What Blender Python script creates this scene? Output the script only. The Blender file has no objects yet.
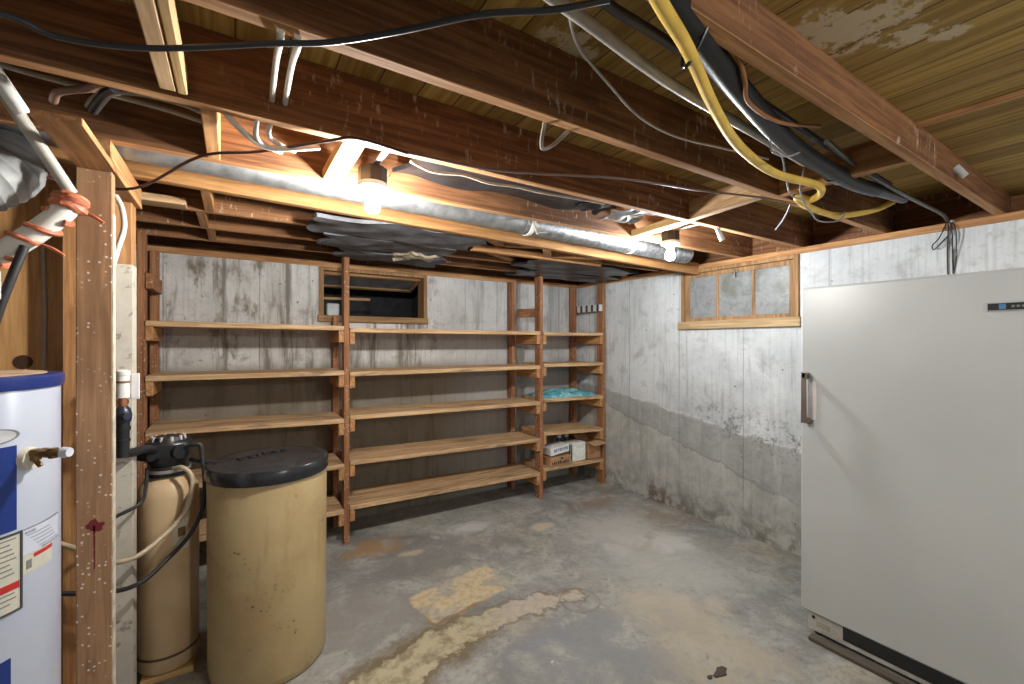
import bpy, bmesh, math, random
from mathutils import Vector, Matrix, Euler
random.seed(7)
SC = bpy.context.scene
COL = SC.collection
PI = math.pi

# ------------------------------------------------------------------ node helpers
class NT:
    def __init__(s, mat):
        mat.use_nodes = True
        s.t = mat.node_tree
        s.t.nodes.clear()
        s.out = s.n('ShaderNodeOutputMaterial')
        s.b = s.n('ShaderNodeBsdfPrincipled')
        s.t.links.new(s.b.outputs[0], s.out.inputs[0])
    def n(s, typ, **kw):
        nd = s.t.nodes.new(typ)
        for k, v in kw.items(): setattr(nd, k, v)
        return nd
    def put(s, sock, v):
        if isinstance(v, bpy.types.NodeSocket): s.t.links.new(v, sock)
        elif v is not None: sock.default_value = v
    def math(s, op, a, b=None, c=None, clamp=False):
        nd = s.n('ShaderNodeMath', operation=op, use_clamp=clamp)
        s.put(nd.inputs[0], a); s.put(nd.inputs[1], b); s.put(nd.inputs[2], c)
        return nd.outputs[0]
    def vmath(s, op, a, b=None, out=0):
        nd = s.n('ShaderNodeVectorMath', operation=op)
        s.put(nd.inputs[0], a); s.put(nd.inputs[1], b)
        return nd.outputs[out]
    def scale(s, v, k):
        return s.vmath('MULTIPLY', v, k)
    def pos(s): return s.n('ShaderNodeNewGeometry').outputs['Position']
    def objc(s):
        tc = s.n('ShaderNodeTexCoord').outputs['Object']
        rnd = s.n('ShaderNodeObjectInfo').outputs['Random']
        off = s.math('MULTIPLY', rnd, 37.0)
        return s.vmath('ADD', tc, off)
    def xyz(s, v):
        nd = s.n('ShaderNodeSeparateXYZ'); s.put(nd.inputs[0], v); return nd.outputs
    def noise(s, v, scale=5.0, detail=4.0, rough=0.55, dist=0.0):
        nd = s.n('ShaderNodeTexNoise')
        s.put(nd.inputs['Vector'], v); nd.inputs['Scale'].default_value = scale
        nd.inputs['Detail'].default_value = detail; nd.inputs['Roughness'].default_value = rough
        nd.inputs['Distortion'].default_value = dist
        return nd.outputs[0]
    def voro(s, v, scale, feature='F1', out='Distance'):
        nd = s.n('ShaderNodeTexVoronoi', feature=feature)
        s.put(nd.inputs['Vector'], v); nd.inputs['Scale'].default_value = scale
        return nd.outputs[out]
    def ramp(s, f, a, b, lo=0.0, hi=1.0):          # smooth remap of f from [a,b] to [lo,hi]
        nd = s.n('ShaderNodeMapRange', interpolation_type='SMOOTHSTEP')
        s.put(nd.inputs[0], f); nd.inputs[1].default_value = a; nd.inputs[2].default_value = b
        nd.inputs[3].default_value = lo; nd.inputs[4].default_value = hi
        return nd.outputs[0]
    def mix(s, f, a, b, mode='MIX'):
        nd = s.n('ShaderNodeMix', data_type='RGBA', blend_type=mode)
        s.put(nd.inputs[0], f)
        s.put(nd.inputs[6], c4(a)); s.put(nd.inputs[7], c4(b))
        return nd.outputs[2]
    def bump(s, h, strength=0.3, dist=0.01):
        nd = s.n('ShaderNodeBump'); nd.inputs['Strength'].default_value = strength
        nd.inputs['Distance'].default_value = dist
        s.put(nd.inputs['Height'], h)
        s.t.links.new(nd.outputs[0], s.b.inputs['Normal'])
    def col(s, v): s.put(s.b.inputs['Base Color'], c4(v))
    def set(s, **kw):
        for k, v in kw.items(): s.put(s.b.inputs[k.replace('_', ' ')], v)

def c4(v):
    if isinstance(v, tuple) and len(v) == 3: return (v[0], v[1], v[2], 1.0)
    return v
def lin(r, g, b):
    f = lambda c: (c/255/12.92) if c/255 <= .04045 else ((c/255+.055)/1.055)**2.4
    return (f(r), f(g), f(b))

MATS = {}
def plain(name, col, rough=0.5, metal=0.0, var=0.12, scale=12.0, bump=0.0, coat=0.0):
    """plain coloured material with slight procedural mottling"""
    if name in MATS: return MATS[name]
    m = bpy.data.materials.new(name); t = NT(m)
    v = t.objc()
    n = t.noise(v, scale, 5, .6)
    d = tuple(c*(1-var) for c in col); l = tuple(min(1, c*(1+var)) for c in col)
    t.col(t.mix(t.ramp(n, .3, .7), d, l))
    t.set(Roughness=rough, Metallic=metal)
    if coat: t.set(Coat_Weight=coat)
    if bump: t.bump(n, bump, .004)
    MATS[name] = m
    return m

def wood(name, dark, light, axis, rough=0.75, specks=0.0, flakes=0.0, blotch=0.35, stain=None, edge=None):
    key = name+axis
    if key in MATS: return MATS[key]
    m = bpy.data.materials.new(key); t = NT(m)
    v = t.objc()
    sc = {'x': (1.0, 22., 22.), 'y': (22., 1.0, 22.), 'z': (22., 22., 1.0)}[axis]
    sv = t.scale(v, sc)
    g = t.noise(sv, 2.2, 6, .62, .6)
    g2 = t.noise(t.scale(v, tuple(k*.35 if k > 1 else .8 for k in sc)), 3.0, 3, .5, 1.5)
    big = t.noise(v, 2.6, 4, .6)
    c = t.mix(t.ramp(g, .33, .68), dark, light)
    c = t.mix(t.ramp(g2, .55, .7, 0, .45), c, tuple(k*.6 for k in dark))
    c = t.mix(t.ramp(big, .45, .72, 0, blotch), c, tuple(k*.55 for k in dark))
    if stain:
        st = t.noise(t.scale(v, tuple(k*.12+.5 for k in sc)), 3.3, 5, .65, .8)
        c = t.mix(t.ramp(st, .54, .68, 0, .75), c, stain)
    if edge:      # paler lower edge: bounced light on the undersides put into the colour
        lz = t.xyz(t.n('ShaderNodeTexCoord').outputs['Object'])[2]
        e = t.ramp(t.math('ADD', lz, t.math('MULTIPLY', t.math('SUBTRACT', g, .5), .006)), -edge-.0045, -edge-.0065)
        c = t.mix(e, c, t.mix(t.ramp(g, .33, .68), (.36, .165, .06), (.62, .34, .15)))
    if flakes:
        fl = t.noise(t.scale(v, (30., 30., 9.)), 1.6, 5, .7)
        where = t.noise(v, 1.7, 2, .5)
        k = t.math('MULTIPLY', t.ramp(fl, .57, .66), t.ramp(where, .47, .60))
        c = t.mix(t.math('MULTIPLY', k, flakes), c, (.55, .42, .30))
    if specks:
        vd = t.voro(v, 72.0); vr = t.xyz(t.voro(v, 72.0, out='Color'))
        wh = t.noise(v, 5., 2, .5)
        k = t.math('MULTIPLY', t.ramp(vd, .20, .32, 1, 0), t.math('GREATER_THAN', vr[0], .66))
        k = t.math('MULTIPLY', k, t.ramp(t.math('SUBTRACT', wh, t.math('MULTIPLY', t.xyz(t.pos())[2], .07)), .34, .46))
        c = t.mix(t.math('MULTIPLY', k, specks), c, (.75, .70, .64))
    t.col(c); t.set(Roughness=rough)
    t.bump(g, .25, .003)
    MATS[key] = m
    return m

# ------------------------------------------------------------------ mesh helpers
class MB:
    def __init__(s): s.bm = bmesh.new()
    def box(s, a, b, bev=0.002, rot=None, piv=None):
        a, b = Vector(a), Vector(b)
        c = (a+b)/2; sz = b-a
        return s.obox(c, sz, rot, bev)
    def obox(s, c, sz, rot=None, bev=0.002):
        r = bmesh.ops.create_cube(s.bm, size=1.0)
        vs = r['verts']
        M = Matrix.Translation(Vector(c)) @ (rot.to_4x4() if rot else Matrix()) @ Matrix.Diagonal((sz[0], sz[1], sz[2], 1))
        bmesh.ops.transform(s.bm, matrix=M, verts=vs)
        if bev > 0:
            es = list({e for v in vs for e in v.link_edges})
            bmesh.ops.bevel(s.bm, geom=es, offset=min(bev, min(abs(k) for k in sz)*.3), segments=1, affect='EDGES', profile=.5)
        return s
    def bar(s, p, q, w, h, bev=0.002, up=(0, 0, 1)):
        """rectangular bar from p to q; w across (horizontal), h along up"""
        p, q = Vector(p), Vector(q)
        d = (q-p); L = d.length; d.normalize()
        u = Vector(up); x = u.cross(d)
        if x.length < 1e-4: x = Vector((1, 0, 0))
        x.normalize(); u = d.cross(x)
        R = Matrix((x, d, u)).transposed()
        return s.obox((p+q)/2, (w, L, h), R, bev)
    def cyl(s, p, q, r0, r1=None, seg=24, cap=True):
        r1 = r0 if r1 is None else r1
        p, q = Vector(p), Vector(q)
        d = q-p; L = d.length
        R = d.to_track_quat('Z', 'Y').to_matrix().to_4x4()
        M = Matrix.Translation((p+q)/2) @ R
        bmesh.ops.create_cone(s.bm, cap_ends=cap, segments=seg, radius1=r0, radius2=r1, depth=L, matrix=M)
        return s
    def tube(s, pts, r, seg=8, smooth=6, rs=None):
        P = [Vector(p) for p in pts]
        if smooth > 1 and len(P) > 2: P, rs = catmull(P, smooth, rs)
        rings = []
        prev = None
        for i, p in enumerate(P):
            if i == 0: d = P[1]-P[0]
            elif i == len(P)-1: d = P[-1]-P[-2]
            else: d = P[i+1]-P[i-1]
            d.normalize()
            if prev is None:
                a = Vector((0, 0, 1)) if abs(d.z) < .9 else Vector((1, 0, 0))
                x = d.cross(a).normalized()
            else:
                x = (prev - d*prev.dot(d))
                if x.length < 1e-5: x = d.orthogonal()
                x.normalize()
            prev = x
            y = d.cross(x)
            rr = rs[i] if rs else r
            rings.append([s.bm.verts.new(p + (x*math.cos(2*PI*k/seg) + y*math.sin(2*PI*k/seg))*rr) for k in range(seg)])
        for A, B in zip(rings, rings[1:]):
            for k in range(seg):
                s.bm.faces.new((A[k], A[(k+1) % seg], B[(k+1) % seg], B[k]))
        s.bm.faces.new(list(reversed(rings[0]))); s.bm.faces.new(rings[-1])
        return s
    def lathe(s, c, prof, seg=48, axis='z'):
        """revolve (radius, height) profile about the vertical through c"""
        c = Vector(c); rings = []
        for (r, z) in prof:
            if r < 1e-5: rings.append([s.bm.verts.new(c+Vector((0, 0, z)))])
            else: rings.append([s.bm.verts.new(c+Vector((r*math.cos(2*PI*k/seg), r*math.sin(2*PI*k/seg), z))) for k in range(seg)])
        for A, B in zip(rings, rings[1:]):
            for k in range(seg):
                j = (k+1) % seg
                if len(A) == 1 and len(B) == 1: continue
                if len(A) == 1: s.bm.faces.new((A[0], B[j], B[k]))
                elif len(B) == 1: s.bm.faces.new((A[k], A[j], B[0]))
                else: s.bm.faces.new((A[k], A[j], B[j], B[k]))
        return s
    def prism(s, pts, d):
        """extrude closed planar outline pts by vector d"""
        d = Vector(d)
        A = [s.bm.verts.new(Vector(p)) for p in pts]
        B = [s.bm.verts.new(Vector(p)+d) for p in pts]
        s.bm.faces.new(A); s.bm.faces.new(list(reversed(B)))
        n = len(A)
        for i in range(n):
            j = (i+1) % n
            s.bm.faces.new((A[j], A[i], B[i], B[j]))
        return s
    def curved(s, c, r, a0, a1, z0, z1, th=.0015, n=16, r2=None):
        """patch wrapped on a vertical cylinder, angles in radians"""
        c = Vector(c); ro = r+th
        def pt(rr, a, z): return s.bm.verts.new(c+Vector((rr*math.cos(a), rr*math.sin(a), z)))
        cols = []
        for i in range(n+1):
            a = a0+(a1-a0)*i/n
            cols.append((pt(r-.004, a, z0), pt(ro, a, z0), pt(ro, a, z1), pt(r-.004, a, z1)))
        for A, B in zip(cols, cols[1:]):
            for k in range(4):
                j = (k+1) % 4
                s.bm.faces.new((A[k], B[k], B[j], A[j]))
        s.bm.faces.new(cols[0]); s.bm.faces.new(list(reversed(cols[-1])))
        return s
    def sheet(s, nx, ny, fn, th=.01):
        """thin solid sheet, fn(u,v)->point of the upper side"""
        T = [[s.bm.verts.new(Vector(fn(i/nx, j/ny))) for j in range(ny+1)] for i in range(nx+1)]
        B = [[s.bm.verts.new(Vector(fn(i/nx, j/ny))-Vector((0, 0, th))) for j in range(ny+1)] for i in range(nx+1)]
        for i in range(nx):
            for j in range(ny):
                s.bm.faces.new((T[i][j], T[i+1][j], T[i+1][j+1], T[i][j+1]))
                s.bm.faces.new((B[i][j], B[i][j+1], B[i+1][j+1], B[i+1][j]))
        for i in range(nx):
            s.bm.faces.new((T[i][0], B[i][0], B[i+1][0], T[i+1][0]))
            s.bm.faces.new((T[i][ny], T[i+1][ny], B[i+1][ny], B[i][ny]))
        for j in range(ny):
            s.bm.faces.new((T[0][j], T[0][j+1], B[0][j+1], B[0][j]))
            s.bm.faces.new((T[nx][j], B[nx][j], B[nx][j+1], T[nx][j+1]))
        return s

def catmull(P, n, rs=None):
    out, ro = [], []
    Q = [P[0]*2-P[1]]+P+[P[-1]*2-P[-2]]
    for i in range(1, len(Q)-2):
        p0, p1, p2, p3 = Q[i-1], Q[i], Q[i+1], Q[i+2]
        for k in range(n):
            t = k/n
            out.append(.5*((2*p1)+(p2-p0)*t+(2*p0-5*p1+4*p2-p3)*t*t+(3*p1-p0-3*p2+p3)*t**3))
            if rs: ro.append(rs[i-1]*(1-t)+rs[i]*t)
    out.append(P[-1])
    if rs: ro.append(rs[-1])
    return out, (ro if rs else None)

WORLD = {}
def tag(o, label=None, cat=None, group=None, kind=None):
    if label: o['label'] = label
    if cat: o['category'] = cat
    if group: o['group'] = group
    if kind: o['kind'] = kind
    return o
def obj(name, mb, mat, parent=None, smooth=False, origin=None, label=None):
    """link a mesh (built in world coordinates) as one object with its origin at its own centre"""
    bm = mb.bm
    bmesh.ops.recalc_face_normals(bm, faces=bm.faces[:])
    lo = Vector([min(v.co[i] for v in bm.verts) for i in range(3)])
    hi = Vector([max(v.co[i] for v in bm.verts) for i in range(3)])
    c = Vector(origin) if origin is not None else (lo+hi)/2
    bmesh.ops.translate(bm, vec=-c, verts=bm.verts[:])
    me = bpy.data.meshes.new(name); bm.to_mesh(me); bm.free()
    me.materials.append(mat)
    o = bpy.data.objects.new(name, me); COL.objects.link(o)
    WORLD[o] = c
    if parent is not None:
        o.parent = parent; o.location = c-WORLD[parent]
    else: o.location = c
    if smooth:
        for p in me.polygons: p.use_smooth = True
        me.set_sharp_from_angle(angle=math.radians(40))
    if label: o['label'] = label
    return o
def thing(name, loc, label, cat, group=None, kind=None):
    o = bpy.data.objects.new(name, None); COL.objects.link(o)
    o.empty_display_size = .05
    o.location = loc; WORLD[o] = Vector(loc)
    return tag(o, label, cat, group, kind)
def struct(name, mb, mat, parent=None, smooth=False):
    o = obj(name, mb, mat, parent, smooth)
    if parent is None: o['kind'] = 'structure'
    return o
def one(name, mb, mat, label, cat, group=None, smooth=False):
    return tag(obj(name, mb, mat, None, smooth), label, cat, group)

# ------------------------------------------------------------------ materials
JOIST_D, JOIST_L = (.125, .048, .017), (.30, .135, .05)
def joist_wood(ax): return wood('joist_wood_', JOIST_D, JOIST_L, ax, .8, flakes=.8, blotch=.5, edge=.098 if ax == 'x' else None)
def pine(ax): return wood('pine_', (.34, .155, .055), (.58, .31, .125), ax, .75, blotch=.25)
def yellow_pine(ax): return wood('yellow_pine_', (.42, .25, .09), (.62, .42, .18), ax, .75, blotch=.15)
def shelf_wood(ax): return wood('shelf_wood_', (.43, .255, .12), (.70, .48, .27), ax, .8, blotch=.3, stain=(.16, .10, .06))
def post_wood(ax): return wood('post_wood_', (.22, .085, .034), (.40, .185, .08), ax, .8, blotch=.3, specks=.7)
def stud_wood(ax): return wood('stud_wood_', (.30, .160, .078), (.45, .255, .130), ax, .8, specks=.9, blotch=.35)

M_black = plain('black_plastic', (.018, .019, .021), .35, var=.2)
M_rubber = plain('black_rubber', (.022, .022, .023), .55, var=.2)
M_whitevinyl = plain('white_vinyl', (.62, .58, .52), .5)
M_porcelain = plain('porcelain', (.80, .79, .75), .25, var=.03)
M_galv = plain('galvanised', (.50, .51, .52), .38, 1.0, var=.35, scale=30)
M_greyduct = plain('dull_duct', (.42, .43, .44), .45, .85, var=.25, scale=14)
M_brass = plain('brass', (.24, .145, .055), .45, .8)
M_copper = plain('copper', (.60, .28, .15), .35, 1.0)
M_darkbox = plain('brown_bakelite', (.022, .012, .010), .5)
M_steel = plain('steel', (.55, .55, .55), .35, 1.0)

def concrete_wall(name, right):
    m = bpy.data.materials.new(name); t = NT(m)
    p = t.pos(); X, Y, Z = t.xyz(p)[:3]
    H = Y if right else X
    big = t.noise(p, 1.3, 6, .62, .4)
    mid = t.noise(p, 6.0, 7, .68, .3)
    fine = t.noise(p, 45.0, 4, .6)
    along = t.scale(p, (7., 7., .7))
    streak = t.noise(along, 1.5, 5, .65, .3)
    if right:
        c = t.mix(t.ramp(big, .35, .65), (.50, .525, .54), (.68, .705, .715))
        c = t.mix(t.ramp(mid, .50, .70, 0, .55), c, (.30, .30, .29))
        c = t.mix(t.ramp(streak, .56, .72, 0, .6), c, (.28, .28, .27))
        wob = t.math('MULTIPLY', t.math('SUBTRACT', mid, .5), .16)
        zz = t.math('ADD', Z, wob)
        zt = t.math('SUBTRACT', zz, t.math('MULTIPLY_ADD', Y, .145, .505))
        zl = t.math('SUBTRACT', zz, t.math('MULTIPLY_ADD', Y, .262, -.036))
        lowc = t.mix(t.ramp(mid, .35, .68), (.52, .525, .49), (.37, .375, .345))
        lowc = t.mix(t.ramp(streak, .55, .70, 0, .5), lowc, (.27, .26, .23))
        midc = t.mix(t.ramp(mid, .35, .68), (.42, .425, .415), (.31, .315, .305))
        midc = t.mix(t.ramp(streak, .58, .68, 0, .7), midc, (.52, .52, .51))
        low = t.mix(t.ramp(zl, -.03, .03), lowc, midc)
        c = t.mix(t.ramp(zt, -.015, .02), low, c)
        ledge = t.math('MULTIPLY', t.ramp(t.math('ABSOLUTE', t.math('ADD', zl, .005)), .0, .016, 1, 0), t.ramp(big, .35, .6, .3, .8))
        c = t.mix(ledge, c, (.22, .22, .21))
        lip = t.math('MULTIPLY', t.ramp(t.math('ABSOLUTE', t.math('SUBTRACT', zt, .012)), .0, .016, 1, 0), t.ramp(mid, .4, .6))
        c = t.mix(t.math('MULTIPLY', lip, .7), c, (.72, .73, .73))
        # dark pitting that follows the edge of the old render coat
        pit = t.noise(p, 22., 5, .7)
        edge = t.math('MULTIPLY', t.ramp(zt, -.22, .02), t.ramp(zt, .06, .32, 1, 0))
        yk = t.ramp(Y, 2.55, 2.1)
        k = t.math('MULTIPLY', t.math('MULTIPLY', t.ramp(pit, .50, .62), edge), yk)
        c = t.mix(t.math('MULTIPLY', k, .75), c, (.15, .15, .14))
        damp = t.math('MULTIPLY', t.ramp(Z, .0, .30, 1, 0), t.ramp(mid, .42, .62))
        c = t.mix(t.math('MULTIPLY', damp, .75), c, (.16, .145, .115))
        rust = t.math('MULTIPLY', t.ramp(Z, .0, .24, 1, 0), t.ramp(t.math('ABSOLUTE', t.math('SUBTRACT', Y, 2.75)), .0, .42, 1, 0))
        c = t.mix(t.math('MULTIPLY', rust, t.ramp(mid, .40, .56)), c, (.15, .09, .06))
    else:
        c = t.mix(t.ramp(big, .35, .65), (.48, .47, .445), (.68, .67, .65))
        c = t.mix(t.ramp(mid, .52, .70, 0, .6), c, (.20, .175, .14))
        c = t.mix(t.ramp(streak, .50, .66, 0, .85), c, (.16, .14, .11))
        c = t.mix(t.math('MULTIPLY', t.ramp(t.noise(t.scale(p, (1.6, 1., .7)), 2.7, 6, .7, .15), .52, .64), t.ramp(X, .5, .1)), c, (.20, .165, .12))
        pit = t.noise(p, 18., 5, .7)
        c = t.mix(t.ramp(pit, .63, .70, 0, .7), c, (.13, .12, .10))
        # the wall below the upper pour is browner
        c = t.mix(t.ramp(t.math('ADD', Z, t.math('MULTIPLY', t.math('SUBTRACT', mid, .5), .1)), 1.37, 1.24), c, t.mix(.85, c, (.185, .15, .10)))
        pour = t.math('ABSOLUTE', t.math('SUBTRACT', X, 2.35))
        c = t.mix(t.ramp(X, 1.5, 2.2, 0, .5), c, (.50, .51, .52))
    # form-board seams
    s1 = t.math('ABSOLUTE', t.math('SUBTRACT', t.math('FRACT', t.math('MULTIPLY_ADD', H, 1.72, .23)), .5))
    seam = t.ramp(s1, .0, .010, 1, 0)
    c = t.mix(t.math('MULTIPLY', seam, t.ramp(big, .3, .6, .15, .6)), c, (.14, .13, .12))
    grain = t.noise(t.scale(p, (60., 60., 2.)), 1.0, 3, .5)
    c = t.mix(t.ramp(grain, .5, .7, 0, .22), c, (.2, .2, .19))
    c = t.mix(t.ramp(fine, .55, .75, 0, .3), c, (.2, .2, .19))
    hole = t.voro(p, 5.5); 
    c = t.mix(t.ramp(hole, .03, .05, .7, 0), c, (.05, .05, .05))
    t.col(c); t.set(Roughness=.85)
    h = t.math('ADD', t.math('MULTIPLY', mid, .6), t.math('MULTIPLY', fine, .25))
    h = t.math('SUBTRACT', h, t.math('MULTIPLY', seam, .5))
    t.bump(h, .55, .012)
    return m

def floor_material():
    m = bpy.data.materials.new('floor_concrete'); t = NT(m)
    p = t.pos(); X, Y, Z = t.xyz(p)[:3]
    big = t.noise(p, .9, 5, .6, .5)
    mid = t.noise(p, 4.2, 7, .68, .5)
    fine = t.noise(p, 26., 5, .65)
    tint = t.noise(t.vmath('ADD', p, (9., 4., 0.)), 1.7, 4, .6, .4)
    c = t.mix(t.ramp(mid, .33, .68), (.19, .19, .178), (.41, .408, .38))
    c = t.mix(t.ramp(big, .45, .65, 0, .4), c, (.44, .435, .40))
    c = t.mix(t.ramp(tint, .52, .70, 0, .55), c, (.44, .38, .27))
    c = t.mix(t.ramp(tint, .46, .32, 0, .35), c, (.20, .213, .222))
    m2 = t.noise(t.vmath('ADD', p, (5., 2., 0.)), 10., 7, .7, .3)
    c = t.mix(t.ramp(m2, .50, .68, 0, .55), c, (.20, .197, .185))
    c = t.mix(t.ramp(m2, .45, .30, 0, .35), c, (.52, .515, .485))
    c = t.mix(t.ramp(fine, .50, .70, 0, .5), c, (.15, .148, .135))
    gr_ = t.noise(p, 70., 3, .6)
    c = t.mix(t.ramp(gr_, .42, .30, 0, .35), c, (.55, .55, .50))
    def blob(cx, cy, rx, ry, col, k, ang=0.0, a=.55, b=1.1):
        nonlocal c
        dx = t.math('SUBTRACT', X, cx); dy = t.math('SUBTRACT', Y, cy)
        ca, sa = math.cos(ang), math.sin(ang)
        u = t.math('DIVIDE', t.math('ADD', t.math('MULTIPLY', dx, ca), t.math('MULTIPLY', dy, sa)), rx)
        w = t.math('DIVIDE', t.math('SUBTRACT', t.math('MULTIPLY', dy, ca), t.math('MULTIPLY', dx, sa)), ry)
        d = t.math('SQRT', t.math('ADD', t.math('MULTIPLY', u, u), t.math('MULTIPLY', w, w)))
        d = t.math('ADD', d, t.math('MULTIPLY', t.math('SUBTRACT', mid, .5), 3.4))
        c = t.mix(t.ramp(d, a-.2, b+.1, k, 0), c, col)
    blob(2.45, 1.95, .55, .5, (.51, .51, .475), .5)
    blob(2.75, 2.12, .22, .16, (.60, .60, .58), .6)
    blob(2.0, 1.42, .32, .55, (.50, .44, .33), .6)
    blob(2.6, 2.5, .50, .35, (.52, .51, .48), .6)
    blob(1.50, 1.60, .40, .30, (.25, .26, .275), .7)
    blob(1.30, 1.78, .22, .10, (.22, .235, .27), .6)
    blob(1.2, 2.95, .75, .28, (.22, .215, .21), .6)
    blob(.85, 3.20, .20, .16, (.42, .25, .11), .8)
    blob(1.60, 3.16, .24, .12, (.60, .60, .58), .8)
    blob(2.1, 2.85, .12, .08, (.58, .52, .40), .7)
    blob(2.85, 3.05, .26, .12, (.30, .20, .14), .6)
    blob(3.10, 2.45, .28, .26, (.25, .19, .15), .6)
    blob(1.05, 3.0, .10, .05, (.60, .50, .34), .7)
    blob(.55, 2.5, .35, .3, (.33, .315, .295), .6)
    # pale rectangular patch where something once stood
    rot = t.n('ShaderNodeVectorRotate', rotation_type='Z_AXIS')
    t.put(rot.inputs['Vector'], p); rot.inputs['Center'].default_value = (1.16, 2.375, 0)
    rot.inputs['Angle'].default_value = -math.radians(9.5)
    q = t.vmath('SUBTRACT', rot.outputs[0], (1.16, 2.375, 0))
    qx, qy = t.xyz(q)[:2]
    wob = t.math('MULTIPLY', t.math('SUBTRACT', t.noise(p, 12., 4, .6), .5), .06)
    dx = t.math('SUBTRACT', t.math('ABSOLUTE', qx), .295)
    dy = t.math('SUBTRACT', t.math('ABSOLUTE', qy), .155)
    d = t.math('ADD', t.math('MAXIMUM', dx, dy), wob)
    worn = t.noise(t.vmath('ADD', p, (3., 1., 0.)), 5.5, 4, .6)
    k = t.math('MULTIPLY', t.ramp(d, -.015, .012, 1, 0), t.ramp(worn, .60, .46, .30, .95))
    c = t.mix(k, c, t.mix(t.ramp(fine, .4, .65), (.62, .52, .34), (.50, .39, .22)))
    er = t.math('MULTIPLY', t.ramp(t.math('ABSOLUTE', d), .0, .018, 1, 0), t.ramp(qy, .0, -.12))
    c = t.mix(t.math('MULTIPLY', t.math('MULTIPLY', er, t.ramp(qx, .12, -.05)), .8), c, (.33, .17, .07))
    # dried trail of a leak, running to the left foreground
    def seg(ax, ay, bx, by, r0):
        pa = t.vmath('SUBTRACT', p, (ax, ay, 0.)); ba = Vector((bx-ax, by-ay, 0))
        h = t.math('DIVIDE', t.vmath('DOT_PRODUCT', pa, tuple(ba), 'Value'), ba.length_squared, clamp=True)
        bah = t.n('ShaderNodeVectorMath', operation='SCALE'); bah.inputs[0].default_value = ba
        t.put(bah.inputs['Scale'], h)
        return t.math('SUBTRACT', t.vmath('LENGTH', t.vmath('SUBTRACT', pa, bah.outputs[0]), None, 'Value'), r0)
    pts = [(1.70, 1.99, .02), (1.52, 2.03, .06), (1.34, 2.06, .075), (1.09, 2.05, .085), (.86, 2.02, .10), (.62, 1.95, .12), (.40, 1.85, .13)]
    dmin = None
    for (a, b) in zip(pts, pts[1:]):
        sd = seg(a[0], a[1], b[0], b[1], (a[2]+b[2])/2)
        dmin = sd if dmin is None else t.math('MINIMUM', dmin, sd)
    dmin = t.math('ADD', dmin, t.math('MULTIPLY', t.math('SUBTRACT', t.noise(p, 9., 6, .68), .5), .24))
    inner = t.mix(t.ramp(X, 1.0, 1.35), t.mix(t.ramp(t.noise(p, 13., 6, .7), .42, .64), (.50, .45, .30), (.27, .225, .14)), t.mix(t.ramp(fine, .4, .66), (.50, .44, .37), (.42, .36, .28)))
    c = t.mix(t.ramp(t.math('ABSOLUTE', t.math('SUBTRACT', dmin, .012)), .0, .022, .7, 0), c, (.19, .135, .08))
    halo = t.math('MULTIPLY', t.ramp(dmin, .10, .0), t.ramp(X, 1.3, .9))
    c = t.mix(t.math('MULTIPLY', halo, .75), c, (.17, .125, .06))
    c = t.mix(t.ramp(dmin, -.012, .008, .95, 0), c, inner)
    # ring left by a can at the head of the trail
    rd = t.vmath('LENGTH', t.vmath('SUBTRACT', p, (1.69, 1.93, 0.)), None, 'Value')
    rd = t.math('ADD', rd, t.math('MULTIPLY', wob, .3))
    c = t.mix(t.ramp(t.math('ABSOLUTE', t.math('SUBTRACT', rd, .115)), .0, .012, .45, 0), c, (.20, .15, .10))
    t.col(c)
    t.set(Roughness=t.ramp(mid, .3, .7, .55, .85))
    t.bump(t.math('ADD', mid, t.math('MULTIPLY', fine, .5)), .45, .008)
    return m

def subfloor_material():
    m = bpy.data.materials.new('subfloor_boards'); t = NT(m)
    p = t.pos(); X, Y, Z = t.xyz(p)[:3]
    u = t.math('MULTIPLY', X, 1/.135)
    cell = t.math('FLOOR', u)
    wn = t.n('ShaderNodeTexWhiteNoise', noise_dimensions='1D'); t.put(wn.inputs['W'], cell)
    g = t.noise(t.vmath('ADD', t.scale(p, (22., 1., 1.)), t.scale(wn.outputs['Color'], (9., 9., 9.))), 2.0, 6, .6, .6)
    c = t.mix(t.ramp(g, .35, .68), (.31, .185, .036), (.54, .36, .095))
    c = t.mix(t.math('MULTIPLY', wn.outputs['Value'], .5), c, (.12, .062, .012))
    gap = t.math('ABSOLUTE', t.math('SUBTRACT', t.math('FRACT', u), .5))
    gp = t.ramp(gap, .475, .497)
    c = t.mix(gp, c, (.022, .013, .005))
    sp = t.noise(p, 16., 5, .7); wh = None
    for (bx, by, br) in ((1.29, .46, .13), (1.20, .53, .10), (1.30, .41, .12), (1.42, .39, .07), (1.50, .33, .05), (.80, .99, .10), (.87, 1.01, .08)):
        d_ = t.ramp(t.vmath('LENGTH', t.vmath('SUBTRACT', t.vmath('MULTIPLY', p, (1., 1., 0.)), (bx, by, 0.)), None, 'Value'), br, br*.35)
        wh = d_ if wh is None else t.math('MAXIMUM', wh, d_)
    k = t.math('MULTIPLY', t.ramp(t.math('ADD', sp, t.math('MULTIPLY', wh, .10)), .52, .59), t.ramp(wh, .0, .35))
    c = t.mix(t.math('MULTIPLY', k, .85), c, (.58, .48, .33))
    t.col(c); t.set(Roughness=.8)
    t.bump(t.math('SUBTRACT', g, t.math('MULTIPLY', gp, 1.5)), .4, .004)
    return m

# ------------------------------------------------------------------ the setting
WX, WY = 3.34, 3.85            # inner faces of right and back walls
TOPW, JB, SUB = 2.118, 2.16, 2.37
SUBL = 2.272            # the boards over the nearest bay sit lower
X0, Y0 = -2.35, -2.6
struct('floor', MB().box((X0, Y0, -.1), (WX+.22, WY+.22, 0), 0), floor_material())
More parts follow.
